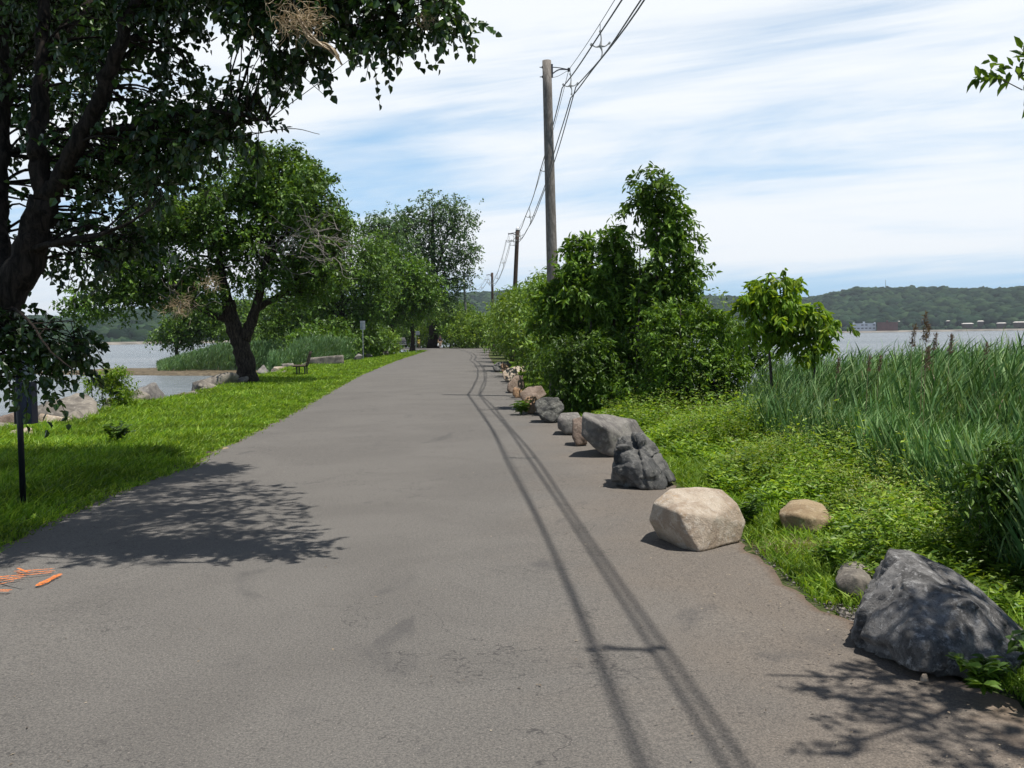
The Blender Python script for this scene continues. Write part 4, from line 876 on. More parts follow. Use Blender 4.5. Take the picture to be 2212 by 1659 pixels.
# brackets: (pole, direction sign, reach)
msg = []
for k_, (sgn, reach) in enumerate([(1, .58), (-1, .62), (-1, .6), (1, .6)]):
    b_, tp, root = poles[k_]; tip = tp-b_+np.array([sgn*reach, 0, -.24]); c_ = tp-b_
    g = Geo(); r_ = .012+(.006 if k_ else 0)
    g.tube(smoothline([c_+np.array([sgn*.10, 0, -.17]), c_+np.array([sgn*.32, 0, -.19]), tip], 4), r_, 6)
    g.tube(smoothline([c_+np.array([sgn*.12, 0, -.36]), c_+np.array([sgn*.32, 0, -.24]), tip], 4), r_*1.4, 6)
    g.box(c_+np.array([sgn*.135, 0, -.27]), (.05, .09, .34)); g.build('bracket_arm', M['steel_dark'], root)
    g = Geo(); g.tube(smoothline([c_+np.array([sgn*.13, 0.02, -.44]), c_+np.array([sgn*.3, .02, -.40]), tip+np.array([-sgn*.04, 0.02, -.03])], 4), .006, 5); g.build('guy_wire', M['cable'], root)
    for dz in (-.17, -.42):
        g = Geo(); g.tube([c_+np.array([-sgn*.19, 0, dz]), c_+np.array([sgn*.12, 0, dz])], .011, 6); g.tube([c_+np.array([-sgn*.135, 0, dz]), c_+np.array([-sgn*.115, 0, dz])], .03, 8); g.build('bolt', M['steel_dark'], root)
    g = Geo(); g.tube([tip+np.array([0, 0, .04]), tip+np.array([0, 0, -.05])], [.035, .04], 8); g.build('clamp', M['insulator'], root)
    msg.append(b_+tip)
g = Geo(); c_ = poles[1][1]-poles[1][0]; g.tube([c_, c_+np.array([0, 0, .12]), c_+np.array([0, 0, .22])], [.15, .12, .03], 10); g.build('cap', M['white'], poles[1][2])
behind = msg[0]+(np.array([4.0, -16.0, 0])-np.array([msg[0][0], msg[0][1], 0])); behind[2] = msg[0][2]+.1
far = np.array([-22.0, 185.0, 8.5])
nodes = [behind]+msg+[far]; sags = [1.25, 1.3, 1.5, 1.6, 1.2]
line = []; 
for k_ in range(len(nodes)-1):
    p0, p1 = nodes[k_], nodes[k_+1]
    for u in np.linspace(0, 1, 40, endpoint=False):
        q_ = p0*(1-u)+p1*u; q_[2] -= 4*sags[k_]*u*(1-u); line.append(q_)
line = np.array(line)
dirn = norm(np.gradient(line, axis=0)*np.array([1, 1, 0])); sd = np.stack([dirn[:, 1], -dirn[:, 0], 0*dirn[:, 0]], -1)
drop0 = .16
offs = {'mess': (0, 0), 'l': (-.19, -.33-drop0), 'r': (.19, -.30-drop0), 'b': (.03, -.56-drop0)}
near_pole = np.min([np.linalg.norm(line-np.array(m_), axis=1) for m_ in msg], axis=0)
for nm, lb in (('mess', 'thin topmost support wire of the overhead line'), ('l', 'left hand covered cable of the overhead line'), ('r', 'right hand covered cable of the overhead line'), ('b', 'lowest covered cable of the overhead line')):
    o2, oz = offs[nm]; g = Geo(); pts = line+sd*o2+np.array([0, 0, oz])
    if nm == 'mess': pts = line.copy()
    else:
        ph = {'l': 0.3, 'r': 1.9, 'b': 4.0}[nm]; arc = np.arange(len(line))
        pts[:, 2] += .018*np.sin(arc*.8+ph); pts = pts+sd*(.012*np.sin(arc*.63+ph*2))[:, None]
    g.tube(pts-line[0], .007 if nm == 'mess' else .0145, 6, cap=False)
    meta(g.build('overhead_cable', M['cable'], loc=line[0]), lb, 'cable', 'cables of the overhead line')
# spacers
def spacer_mesh():
    g = Geo(); C = np.array([0, 0, -.30])
    arms = [((0, 0, 0), .018), ((-.19, 0, -.27), .02), ((.19, 0, -.24), .02), ((.03, 0, -.52), .02)]
    for e_, r_ in arms:
        e_ = np.array(e_); md = (C+e_)/2+(np.array([0, 0, -.035]) if abs(e_[0]) > .1 else np.array([0.02, 0, 0]))
        g.tube(smoothline([C, md, e_], 4), np.array([.034, .026, .02, .016, .014, .013, .013, .015, .018]), 6)
        g.tube([e_+np.array([0, -.035, 0]), e_+np.array([0, .035, 0])], .024, 6)
    return g
sp0 = None; lens = np.concatenate([[0], np.cumsum(np.linalg.norm(np.diff(line, axis=0), axis=1))])
yl = line[:, 1]; spots = [4.05, 12.0, 20.7, 26.0, 34.5, 44, 53, 60.5, 67.6, 76, 86, 96, 104, 110.6, 120, 130, 141]
words = ['whose shadow lies nearest the camera', 'just before the frame top', 'high above the hedge nearest the camera', 'hanging under the bracket of the grey pole', 'first beyond the grey pole', 'second beyond the grey pole', 'third beyond the grey pole', 'just before the dark second pole', 'at the bracket of the dark second pole',
         'first beyond the dark pole', 'second beyond the dark pole', 'third beyond the dark pole', 'just before the short third pole', 'at the bracket of the third pole', 'first beyond the third pole', 'second beyond the third pole', 'closest to the pale far pole']
for Y, wd in zip(spots, words):
    p_ = np.array([np.interp(Y, yl, line[:, 0]), Y, np.interp(Y, yl, line[:, 2])-drop0]); k_ = int(np.argmin(abs(yl-Y)))
    if sp0 is None:
        g = spacer_mesh(); o_ = sp0 = empty('cable_spacer', p_, '', 'cable spacer'); g.build('spacer_cross', M['spacer'], o_)
        g2 = Geo(); g2.tube([(0, 0, 0), (0, 0, drop0)], .008, 5); g2.build('hanger', M['steel'], o_); ch = list(o_.children)
    else:
        o_ = sp0.copy(); COL.objects.link(o_); o_.location = tuple(p_)
        for c_ in ch: c2_ = c_.copy(); COL.objects.link(c2_); c2_.parent = o_
    o_.rotation_euler = (0, 0, math.atan2(-dirn[k_, 0], dirn[k_, 1])); meta(o_, 'pale plastic cable spacer '+wd, 'cable spacer', 'cross shaped spacers on the overhead line')

# ------------------------------------------------------------------ post with box, signs, bench
b_ = P(50, 1082); b_[2] = float(gz(b_[0], b_[1])); s_ = b_[1]/FPX
root = empty('sign_post', b_, 'dark post carrying a navy box and pale board in the left shade', 'sign post')
zt = lambda vy: (1082-vy)*s_
g = Geo(); g.tube([(0, 0, -.1), (0, 0, zt(700))], .031, 12); g.build('post', M['black_paint'], root, smooth=True)
g = Geo(); w_ = 34*s_; g.box((.055, .05, (zt(812)+zt(898))/2), (.15, .13, zt(812)-zt(898))); bx = g.build('waste_box', M['navy_paint'], root)
g = Geo(); g.box((.055, .05, zt(812)+.012), (.165, .145, .024)); g.build('lid', M['navy_paint'], bx)
g = Geo(); g.box((-.01, .045, (zt(812)+zt(893))/2-.01), (.14, .012, zt(812)-zt(893)+.03)); g.build('back_plate', M['black_paint'], root)
g = Geo(); g.box((.04, .04, (zt(750)+zt(800))/2), (.24, .006, zt(750)-zt(800)+.04)); g.build('board', M['sign_back'], root)
for (vx, by, ty, w, h, lb, off) in [(785, 776, 690, .38, .68, 'tall grey metal sign seen from behind on the left verge', 0), (899, 762, 714, .38, .42, 'second smaller metal sign on a slim post further up the verge', .22)]:
    b_ = P(vx, by); b_[2] = float(gz(b_[0], b_[1])); s_ = b_[1]/FPX; H = (by-ty)*s_
    root = empty('road_sign', b_, lb, 'sign', 'signs along the left verge')
    g = Geo(); g.box((0, 0, H/2), (.07, .05, H)); g.build('post', M['steel'], root)
    g = Geo(); g.box((off, .035, H-h/2), (w, .02, h)); bm_ = g.build('sign_panel', M['sign_back'], root)
    g = Geo(); g.box((off, .02, H-h*.25), (w*.8, .012, .05)); g.build('brace', M['steel'], root); g = Geo(); g.box((off, .02, H-h*.75), (w*.8, .012, .05)); g.build('brace', M['steel'], root)
b_ = P(668, 811); b_[2] = float(gz(b_[0], b_[1]))
root = empty('park_bench', b_, 'dark slatted bench facing the river on the left bank', 'bench')
root.rotation_euler = (0, 0, math.radians(8)); root.scale = (1.15,)*3
def bench_at(Ls=1.6):
    g = Geo()
    for k_ in range(6): g.box((-.55+k_*.085, 0, .46), (.07, Ls, .025))
    g.build('seat', M['wood_old'], root)
    g = Geo()
    for k_ in range(6): g.box((-.06+k_*.025, 0, .53+k_*.085), (.025, Ls, .07))
    g.build('backrest', M['wood_old'], root)
    for yy in (-Ls/2+.2, Ls/2-.2):
        for xx in (-.42, -.12):
            g = Geo(); g.tube([(xx, yy, -.05), (xx, yy, .45)], .03, 8); g.build('leg', M['black_paint'], root)
        g = Geo(); g.tube([(-.56, yy, .435), (-.08, yy, .435), (.09, yy, 1.0)], .02, 6); g.build('frame', M['black_paint'], root)
bench_at()
# squared stones and a driftwood log behind the bench
g = Geo()
meta(rock_mesh('stone_block', np.array([(-1.1,-.35,0),(1.1,-.35,0),(1.1,.35,0),(-1.1,.35,0),(-1.1,-.35,.42),(1.1,-.35,.62),(1.1,.35,.6),(-1.1,.35,.45)]), M['r_shore'], sub=4, soft=.02, rough=.02, seed=61, loc=P(693, 790)+np.array([0, 1.5, 0])), 'long pale squared stone block just right of the bench', 'stone block')
b_ = P(700, 775)+np.array([0, 3, .1]); g = Geo(); g.tube(smoothline([(-1.2, 0, 1.0), (-.5, .1, .75), (.2, 0, .35), (.9, 0, .0)], 5), np.linspace(.07, .13, 16), 8, rough=.1); g.tube(smoothline([(-.3, 0, .7), (-.2, 0, 1.0), (-.5, 0, 1.3)], 4), np.linspace(.06, .03, 9), 6); 
meta(g.build('driftwood_log', M['dead_wood'], loc=b_), 'bleached driftwood branch lying behind the stone block', 'driftwood')
# old timber crib out in the river on the right
b_ = P(1676, 733, WZ); b_ = A(1676, 738, 330); b_[2] = WZ
root = empty('timber_crib', b_, 'ruined brown timber crib standing in the river behind the yellow green tree', 'timber crib')
R = np.random.default_rng(8)
for k_ in range(9):
    x_ = -2.6+k_*.65; h = R.uniform(2.5, 6.5) if k_ > 1 else R.uniform(1.5, 3); g = Geo(); g.tube([(x_, R.uniform(-1, 1), -1), (x_+R.normal(0, .25), 0, h)], .22, 6, rough=.06); g.build('pile', M['wood_old'], root)
for z_, x0, x1 in ((1.2, -2.6, 2.8), (2.6, -1.5, 2.7), (4.0, -.4, 2.4)):
    g = Geo(); g.box(((x0+x1)/2, -.9, z_), (x1-x0, .3, .5)); g.build('beam', M['wood_old'], root)

# ------------------------------------------------------------------ parked car far under the trees, seen from the front
def car(loc, rz):
    root = empty('parked_car', loc, 'dark off road car parked under trees beyond the end of the road', 'car'); root.rotation_euler = (0, 0, rz)
    cp = simple('car_paint', (0.015, 0.017, 0.02), .25, 0, .1, 3, .6); gl = simple('car_glass', (0.03, 0.035, 0.04), .08, 0, .1, 3, .8); ch = simple('chrome', (.75, .75, .76), .2, .9, .05); rb = simple('tyre_rubber', (.02, .02, .02), .8)
    def loft(secs):                                  # rounded cross sections along y
        g = Geo(); n = len(secs[0][1])
        co = np.array([(x, y, z) for y, pr in secs for x, z in pr]); q_ = []
        for s2 in range(len(secs)-1):
            for k2 in range(n): q_.append((s2*n+k2, s2*n+(k2+1) % n, (s2+1)*n+(k2+1) % n, (s2+1)*n+k2))
        tr = [(0, k2+1, k2) for k2 in range(1, n-1)]+[((len(secs)-1)*n, (len(secs)-1)*n+k2, (len(secs)-1)*n+k2+1) for k2 in range(1, n-1)]
        g.add(co, q_, tr); return g
    def prof(w, z0, z1, c=.12): return [(-w+c, z0), (w-c, z0), (w, z0+c), (w, z1-c), (w-c, z1), (-w+c, z1), (-w, z1-c), (-w, z0+c)]
    loft([(-2.1, prof(.82, .45, .95)), (-1.95, prof(.9, .38, 1.05)), (-.9, prof(.92, .36, 1.12)), (1.9, prof(.92, .36, 1.12)), (2.1, prof(.85, .45, 1.05))]).build('body', cp, root, smooth=False)
    loft([(-.9, prof(.84, 1.1, 1.14, .015)), (-.45, prof(.74, 1.1, 1.72)), (1.6, prof(.74, 1.1, 1.74)), (1.95, prof(.8, 1.1, 1.3, .05))]).build('cabin', cp, root)
    g = Geo(); g.add([(-.66, -.86, 1.2), (.66, -.86, 1.2), (.6, -.50, 1.64), (-.6, -.50, 1.64)], [(0, 1, 2, 3)]); g.build('windscreen', gl, root)
    for sx in (-1, 1):
        g = Geo(); g.tube([(sx*.62, -2.14, .82), (sx*.62, -2.05, .82)], .12, 14); g.build('headlight', ch, root)
        g = Geo(); g.box((sx*.98, -.55, 1.2), (.14, .1, .16)); g.build('mirror', cp, root)
        for yy in (-1.3, 1.35):
            g = Geo(); g.tube([(sx*.68, yy, .36), (sx*.94, yy, .36)], .36, 20); w_ = g.build('wheel', rb, root)
            g = Geo(); g.tube([(sx*.93, yy, .36), (sx*.955, yy, .36)], .2, 14); g.build('rim', ch, w_)
    g = Geo()
    for k_ in range(7): g.box((-.33+k_*.11, -2.12, .82), (.05, .04, .26))
    g.build('grille', ch, root); g = Geo(); g.box((0, -2.2, .55), (1.7, .12, .16)); g.build('bumper', ch, root)
b_ = A(866, 750, 165.0); car((b_[0], b_[1], 0.0), .15)

# ------------------------------------------------------------------ two people at the end of the road
M['skin'] = simple('skin', (.42, .25, .18), .5, 0, .1); M['hair'] = simple('hair', (.03, .022, .018), .6)
def cloth(n, c): return simple(n, c, .85, 0, .15, 12, .2)
def skinned(name, verts, edges, radii, mat, parent, sub=2):
    me = bpy.data.meshes.new(name); me.from_pydata([tuple(v) for v in verts], edges, []); me.materials.append(mat)
    o = bpy.data.objects.new(name, me); link(o, parent)
    sm = o.modifiers.new('skin', 'SKIN'); sm.use_smooth_shade = True
    for i_, r_ in enumerate(radii): me.skin_vertices[0].data[i_].radius = (r_, r_) if np.isscalar(r_) else r_
    me.skin_vertices[0].data[0].use_root = True
    ss = o.modifiers.new('sub', 'SUBSURF'); ss.levels = sub; ss.render_levels = sub
    return o
def person(loc, label, shirt, pants, hair, stride=.22, scale=1.0, hat=None, faceaway=False, lift=0.0):
    root = empty('person', loc, label, 'person'); root.scale = (scale,)*3; root.rotation_euler = (0, 0, math.pi if faceaway else 0)
    V_ = []; E_ = []; Rr = []
    def add(p, r, frm=None):
        V_.append(p); Rr.append(r)
        if frm is not None: E_.append((frm, len(V_)-1))
        return len(V_)-1
    pel = add((0, 0, .93), (.15, .11)); wa = add((0, 0, 1.08), (.13, .095), pel); chs = add((0, .01, 1.28), (.16, .11), wa); nk = add((0, 0, 1.46), .058, chs)
    hd = add((0, -.02, 1.56), (.075, .085), nk); hd2 = add((0, -.02, 1.66), (.08, .095), hd); add((0, -.01, 1.735), (.055, .07), hd2)
    for s2 in (-1, 1):
        st = stride*s2
        hp = add((s2*.09, 0, .88), .092, pel); kn = add((s2*.10, -st*.55-.02, .50), .058, hp); an = add((s2*.10, -st*.6+max(0, -st)*.6, .09), .038, kn); add((s2*.11, -st*.6-.15+max(0, -st)*.6, .04), .036, an)
        sh = add((s2*.19, 0, 1.40), .055, chs); eb = add((s2*.25, st*.4+.03, 1.13), .040, sh); wr = add((s2*.25, st*.7-.08, .90), .027, eb)
        pm = add((s2*.25, st*.7-.10, .83), (.018, .036), wr)
        for fk in range(4):
            f1 = add((s2*.25-s2*.004, st*.7-.13+fk*.021, .775-(.006 if fk in (1, 2) else 0)), .0085, pm); add((s2*.25-s2*.02, st*.7-.13+fk*.021, .735), .0075, f1)
        add((s2*.25-s2*.012, st*.7-.155, .80), .009, pm)
    skinned('body', V_, E_, Rr, M['skin'], root)
    skinned('shirt', [(0, 0, .93), (0, 0, 1.08), (0, .01, 1.28), (0, 0, 1.42), (-.19, 0, 1.40), (-.235, stride*-.2, 1.20), (.19, 0, 1.40), (.235, stride*.2+.02, 1.20)], [(0, 1), (1, 2), (2, 3), (2, 4), (4, 5), (2, 6), (6, 7)],
            [(.175, .135), (.16, .12), (.185, .13), (.085, .075), .075, .065, .075, .065], shirt, root)
    st = stride
    skinned('shorts', [(0, 0, .94), (-.09, 0, .86), (-.10, st*.35, .60), (.09, 0, .86), (.10, -st*.35, .60)], [(0, 1), (1, 2), (0, 3), (3, 4)], [(.17, .13), .115, .092, .115, .092], pants, root)
    g = Geo(); v_, f_ = ico(3); hv = v_*np.array([.088, .105, .10])+np.array([0, .005, 1.685]); hv = hv[:]; keep = (v_[:, 2] > -.1) | (v_[:, 1] > .2)
    ff = [tuple(x) for x in f_ if keep[x].all()]; g.add(hv, None, ff); hh = g.build('hair', hair, root, smooth=True)
    if hat:
        g = Geo(); g.tube([(0, 0, 1.715), (0, 0, 1.735)], [.15, .145], 18); g.tube([(0, 0, 1.73), (0, 0, 1.80), (0, 0, 1.83)], [.10, .092, .06], 16); g.build('hat', hat, root, smooth=True)
    g = Geo()
    for s2 in (-1, 1): g.tube([(s2*.032, -.112, 1.665), (s2*.032, -.119, 1.665)], [.012, .008], 8)
    g.build('eyes', M['hair'], root); g = Geo(); g.tube([(0, -.11, 1.66), (0, -.128, 1.635), (0, -.112, 1.625)], [.008, .014, .012], 6); g.build('nose', M['skin'], root)
    for s2 in (-1, 1):
        g = Geo(); g.box((s2*.11, -st*s2*.6-.08+max(0, -st*s2)*.6, .035), (.085, .25, .07)); g.build('shoe', M['black_paint'], root)
    return root
pb = A(951, 752, 143.0); pp = person((pb[0], pb[1], 0.0), 'person in dark top and tan shorts walking at the end of the road', cloth('dark_shirt', (.07, .055, .08)), cloth('tan_shorts', (.42, .32, .22)), M['hair'], scale=1.08)
yb = A(905, 750, 158.0); person((yb[0], yb[1], 0.0), 'person in a yellow shirt and pale hat standing under the trees left of the walker', cloth('yellow_shirt', (.75, .62, .10)), cloth('yellow_trousers', (.60, .50, .12)), M['hair'], stride=.1, scale=.93, hat=simple('pale_hat', (.62, .56, .42), .8))
g = Geo(); g.tube(smoothline([(0, 0, .0), (0, 0, -.12), (0, 0, -.34), (0, 0, -.5)], 4), np.array([.02, .03, .05, .07, .09, .11, .125, .135, .14, .14, .135, .12, .08]), 10, rough=.04)
meta(g.build('white_bag', M['white'], loc=(pb[0]-.28, pb[1]-.2, .84)), 'white bag hanging from the hand of the walking person', 'bag')
# ------------------------------------------------------------------ grass, weeds, reeds
def blades(Pb, D, Ln, Wd, bend, side=None, seed=0):
    """narrow two-segment blades: foot, direction, length, width, bend vector"""
    n = len(Pb); R = np.random.default_rng(seed); D = norm(D)
    S = norm(np.cross(D, R.normal(0, 1, (n, 3)))) if side is None else side
    Ln = Ln[:, None]; W = Wd[:, None]/2
    md = Pb+D*Ln*.5+bend*Ln*.10; tp = Pb+D*Ln+bend*Ln*.5
    v = np.stack([Pb-S*W*.7, Pb+S*W*.7, md+S*W, md-S*W, tp], 1).reshape(-1, 3); o = np.arange(n)[:, None]*5
    return v, o+np.array([0, 1, 2, 3]), o+np.array([3, 2, 4])
R = np.random.default_rng(501)
def nz2(x, y, s, o=0): return np.array([mnoise.noise(Vector((a_*s, b_*s, o))) for a_, b_ in zip(x, y)])
# left bank grass
n = 230000; y = np.exp(R.uniform(math.log(4.5), math.log(125), n)); u = R.random(n)
x0 = np.interp(y, XL[:, 0], XL[:, 1])-.1; x0 = np.where(y > 70, np.maximum(x0, -19), x0); x1 = xle(y)+.05+R.normal(0, .05, n); x = x0+(x1-x0)*u
z = gz(x, y); pn = nz2(x[::8], y[::8], .55).repeat(8)[:n]
edge = np.clip(1-(x-x0)/1.3, 0, 1); rim = np.clip((x1-x)/.7, .45, 1)
h = (.08+.08*R.random(n)+.13*np.clip(pn+.25, 0, 1)+.13*edge)*rim*np.where(y > 40, 1.25, 1)
D = np.column_stack([R.normal(.1, .38, n), R.normal(0, .38, n), np.ones(n)]); bend = np.column_stack([R.normal(.3, .5, n), R.normal(-.1, .5, n), np.full(n, -.45)])
keep = (pn > -.42) | (R.random(n) < .5)
keep &= z > -.9
v, q_, tr = blades(np.column_stack([x, y, z-.01])[keep], D[keep], h[keep]*1.15, (.0065+.0008*y)[keep], bend[keep], seed=1)
meta(mesh_np('grass', v, [q_, tr], M['grass']), 'lush green grass of the left bank', 'grass', kind='stuff')
# right verge grass
n = 90000; y = np.exp(R.uniform(math.log(3.2), math.log(60), n)); x = xre(y)+.06+np.abs(R.normal(0, .9, n))*np.where(y < 9, 1, .6)
z = gz(x, y); pn = nz2(x[::6], y[::6], 1.3, 4).repeat(6)[:n]; dd = x-xre(y)
h = (.06+.10*R.random(n)+.14*np.clip(dd/1.2, 0, 1)*(1+pn)); keep = (pn > -.12) | (dd > .8)
# bare gravelly spot beside the big granite rock
gp0 = P(1812, 1322)[:2]; keep &= ~((np.hypot((x-gp0[0])/.26, (y-gp0[1])/.30) < 1) & (R.random(n) < .93)); keep &= dd > .02+.10*nz2(x, y, 2.5, 8)
D = np.column_stack([R.normal(.1, .42, n), R.normal(0, .42, n), np.ones(n)]); bend = np.column_stack([R.normal(0, .6, n), R.normal(0, .6, n), np.full(n, -.5)])
v, q_, tr = blades(np.column_stack([x, y, z-.01])[keep], D[keep], h[keep], (.0045+.0007*y)[keep], bend[keep], seed=2)
meta(mesh_np('grass', v, [q_, tr], M['grass']), 'grass of the right verge between the boulders and the weeds', 'grass', kind='stuff')

# weeds between boulders and reeds
RB = np.array([(2, 3.0), (5.2, 3.15), (6.5, 3.15), (8, 3.3), (10, 3.5), (12, 3.4), (14, 3.35), (16, 3.6), (18, 4.2), (22, 5.0), (26, 5.4)])
def plants(n, ylo, yhi, seed):
    R = np.random.default_rng(seed); y = np.exp(R.uniform(math.log(ylo), math.log(yhi), n)); xa = xre(y)+.55+.25*np.sin(y*1.7); xb = np.interp(y, RB[:, 0], RB[:, 1])+.35
    return R, R.uniform(0, 1, n)*(xb-xa)+xa, y, xa
R, x, y, xa = plants(9000, 4.9, 24, 510)
keep = np.ones(len(x), bool)
for (bx_, by_, rr) in [(P(1742, 1168)[0], 7.55, .30), (P(1742, 1168)[0]-.05, 7.2, .28), (gp0[0], gp0[1], .42), (2.3, 5.0, .62), (1.95, 5.95, .3), (1.9, 6.6, .32), (1.55, 7.5, .45), (1.6, 10.4, .5), (1.6, 13.6, .5)]:
    keep &= np.hypot(x-bx_, y-by_) > rr
x, y, xa = x[keep], y[keep], xa[keep]; n = len(x); z = gz(x, y); pn = nz2(x, y, .8, 2)
H = (.14+.56*np.clip((x-xa)/1.6, 0, 1)*np.clip((y-5.0)/3, .3, 1))*R.uniform(.6, 1.3, n)*(1+.5*pn)*np.where(R.random(n) < .05, 1.45, 1)
lean = np.column_stack([R.normal(0, .16, n), R.normal(0, .16, n), np.ones(n)])
base = np.column_stack([x, y, z])
per = 13; tt = np.linspace(.15, 1.0, per)
pts = base[:, None, :]+lean[:, None, :]*H[:, None, None]*tt[None, :, None]
th = R.uniform(0, 6.28, (n, 1))+np.arange(per)[None, :]*2.4
ax = np.stack([np.cos(th), np.sin(th), np.full_like(th, .35)], -1)+R.normal(0, .2, (n, per, 3)); nr = np.array([0, 0, 1.0])+R.normal(0, .35, (n, per, 3))
ls = ((.045+.0022*y)[:, None]*(1.2-.5*tt)[None, :]).ravel()*R.uniform(.7, 1.3, n*per)
v, q_ = leaf_geo(pts.reshape(-1, 3), ax.reshape(-1, 3), nr.reshape(-1, 3), ls*1.35, ls*.5, 'quad')
sv, sq, st_ = blades(base, lean, H, np.full(n, .005), np.zeros((n, 3)), seed=5)
g = Geo(); g.add(v, q_); g.add(sv, sq, st_)
meta(g.build('weeds', M['weed']), 'knee high leafy green weeds behind the boulders', 'weeds', kind='stuff')
fl = (R.random(n) < .42) & (H > .3) & (y > 6)
pf = (base+lean*H[:, None])[fl]; nf = len(pf); per = 12
pp_ = (pf[:, None, :]+R.normal(0, 1, (nf, per, 3))*np.array([.035, .035, .022])+np.array([0, 0, .01])).reshape(-1, 3)
v, q_ = leaf_geo(pp_, R.normal(0, 1, pp_.shape)+np.array([0, 0, .3]), R.normal(0, 1, pp_.shape)+np.array([0, 0, 1]), R.uniform(.012, .028, len(pp_)), R.uniform(.008, .014, len(pp_)), 'quad')
meta(mesh_np('weed_flowers', v, q_, M['weed_top']), 'pale yellow green flower heads topping the weeds', 'weed flowers', kind='stuff')

# reeds of the right shore
def reeds(name, label, x, y, z, H, mat, leafL, leafW, per, seed, wind=(.35, .1), stalkw=.007, kind='stuff'):
    R = np.random.default_rng(seed); n = len(x); base = np.column_stack([x, y, z])
    lean = norm(np.column_stack([R.normal(wind[0]*.3, .07, n), R.normal(0, .07, n), np.ones(n)]))
    tt = np.linspace(.22, .98, per)
    pts = base[:, None, :]+lean[:, None, :]*H[:, None, None]*tt[None, :, None]
    th = R.uniform(0, 6.28, (n, 1))+np.arange(per)[None, :]*2.7+R.normal(0, .3, (n, per))
    lift = (1.2+1.6*tt**2)[None, :]
    ax = np.stack([np.cos(th)*.8+wind[0], np.sin(th)*.8+wind[1], np.broadcast_to(lift, th.shape)], -1)+R.normal(0, .15, (n, per, 3))
    bend = np.stack([np.cos(th)*.35+wind[0]*.6, np.sin(th)*.35, np.full(th.shape, -.35)], -1)
    ll = (leafL*R.uniform(.6, 1.25, (n, per))*(1.05-.35*np.abs(tt-.6))).ravel()
    v, q_, t_ = blades(pts.reshape(-1, 3), ax.reshape(-1, 3), ll, leafW*R.uniform(.6, 1.3, n*per), bend.reshape(-1, 3), seed=seed+1)
    g = Geo(); g.add(v, q_, t_); sv, sq, st_ = blades(base, lean, H, np.full(n, stalkw), np.zeros((n, 3)), seed=seed+2); g.add(sv, sq, st_)
    return meta(g.build(name, mat), label, 'reeds', kind=kind)
R = np.random.default_rng(520)
n = 12000; y = np.exp(R.uniform(math.log(5.6), math.log(24), n)); xb = np.interp(y, RB[:, 0], RB[:, 1]); x = xb+np.abs(R.normal(0, 1, n))**1.1*2.6*(.5+y/14)
k_ = (x < 10.5) & (x/y < .72); x, y = x[k_], y[k_]
z = np.maximum(gz(x, y), -1.45); pn = nz2(x, y, .35, 6)
# tops follow a slightly uneven line a little under eye level
azm = x/y; topz = np.interp(azm, [.2, .30, .36, .42, .50, .6], [.85, .80, .95, 1.08, 1.15, 1.15])
dmax = np.clip((x-np.interp(y, RB[:, 0], RB[:, 1]))/.7, 0, 1)
topz = topz*(.45+.55*dmax)-.25*(1-dmax)
H = np.maximum(.8, topz-z+.32*pn+R.normal(0, .13, len(x))-.15)
reeds('reeds', 'tall blue green reeds filling the right shore', x, y, z, H, M['reed'], .44, .0165, 14, 530)
kd = np.random.default_rng(533).random(len(x)) < .07
reeds('dead_reeds', 'dead tan stalks standing among the green reeds', x[kd]+.03, y[kd], z[kd], H[kd]*.97, M['dry'], .22, .007, 5, 534)
# fine grit and leaf scraps scattered on the asphalt
R = np.random.default_rng(588); n = 1500; yy = np.exp(R.uniform(math.log(3), math.log(30), n)); s_ = R.random(n); xx = np.where(s_ < .35, xle(yy)+np.abs(R.normal(0, .35, n)), np.where(s_ < .75, xre(yy)-np.abs(R.normal(0, .45, n)), R.uniform(-4, 1.6, n)))
v, q_ = leaf_geo(np.column_stack([xx, yy, np.full(n, .004)]), R.normal(0, 1, (n, 3))*np.array([1, 1, .1]), np.tile([0, 0, 1.0], (n, 1))+R.normal(0, .2, (n, 3)), R.uniform(.008, .028, n), R.uniform(.005, .014, n), 'quad')
M['grit'] = leaf_mat('grit', (.05, .04, .03), (.16, .12, .08), (.34, .28, .20), trans=0.0)
meta(mesh_np('grit', v, q_, M['grit']), 'grit and leaf scraps scattered along the asphalt edges', 'grit', kind='stuff')
# reeds on the spit to the left
n = 7500; R = np.random.default_rng(541); x = R.uniform(-46, -17, n); y = R.uniform(88, 114, n)
k_ = (y > 88+np.interp(x, [-46, -40, -30, -17], [12, 4, 1, -3])) & (x > -.36*y); x, y = x[k_], y[k_]; z = np.maximum(gz(x, y), WZ)
hh = np.interp(x/y, [-.36, -.33, -.30, -.25], [.5, 1.4, 2.3, 2.5]); reeds('reeds', 'pale green reed bed on the low spit across the cove', x, y, z, hh*R.uniform(.8, 1.1, len(x)), M['reed_far'], .6, .055, 8, 550, wind=(.3, 0), stalkw=.03)
n = 2600; x = R.uniform(-19, -13, n); y = R.uniform(66, 88, n); x = np.maximum(x, np.interp(y, XL[:, 0], XL[:, 1])-1.5); z = np.maximum(gz(x, y), WZ)
reeds('reeds', 'reed bed between the cove and the dark round tree', x, y, z, R.uniform(1.3, 2.0, n), M['reed_far'], .5, .045, 7, 560, wind=(.3, 0), stalkw=.03)

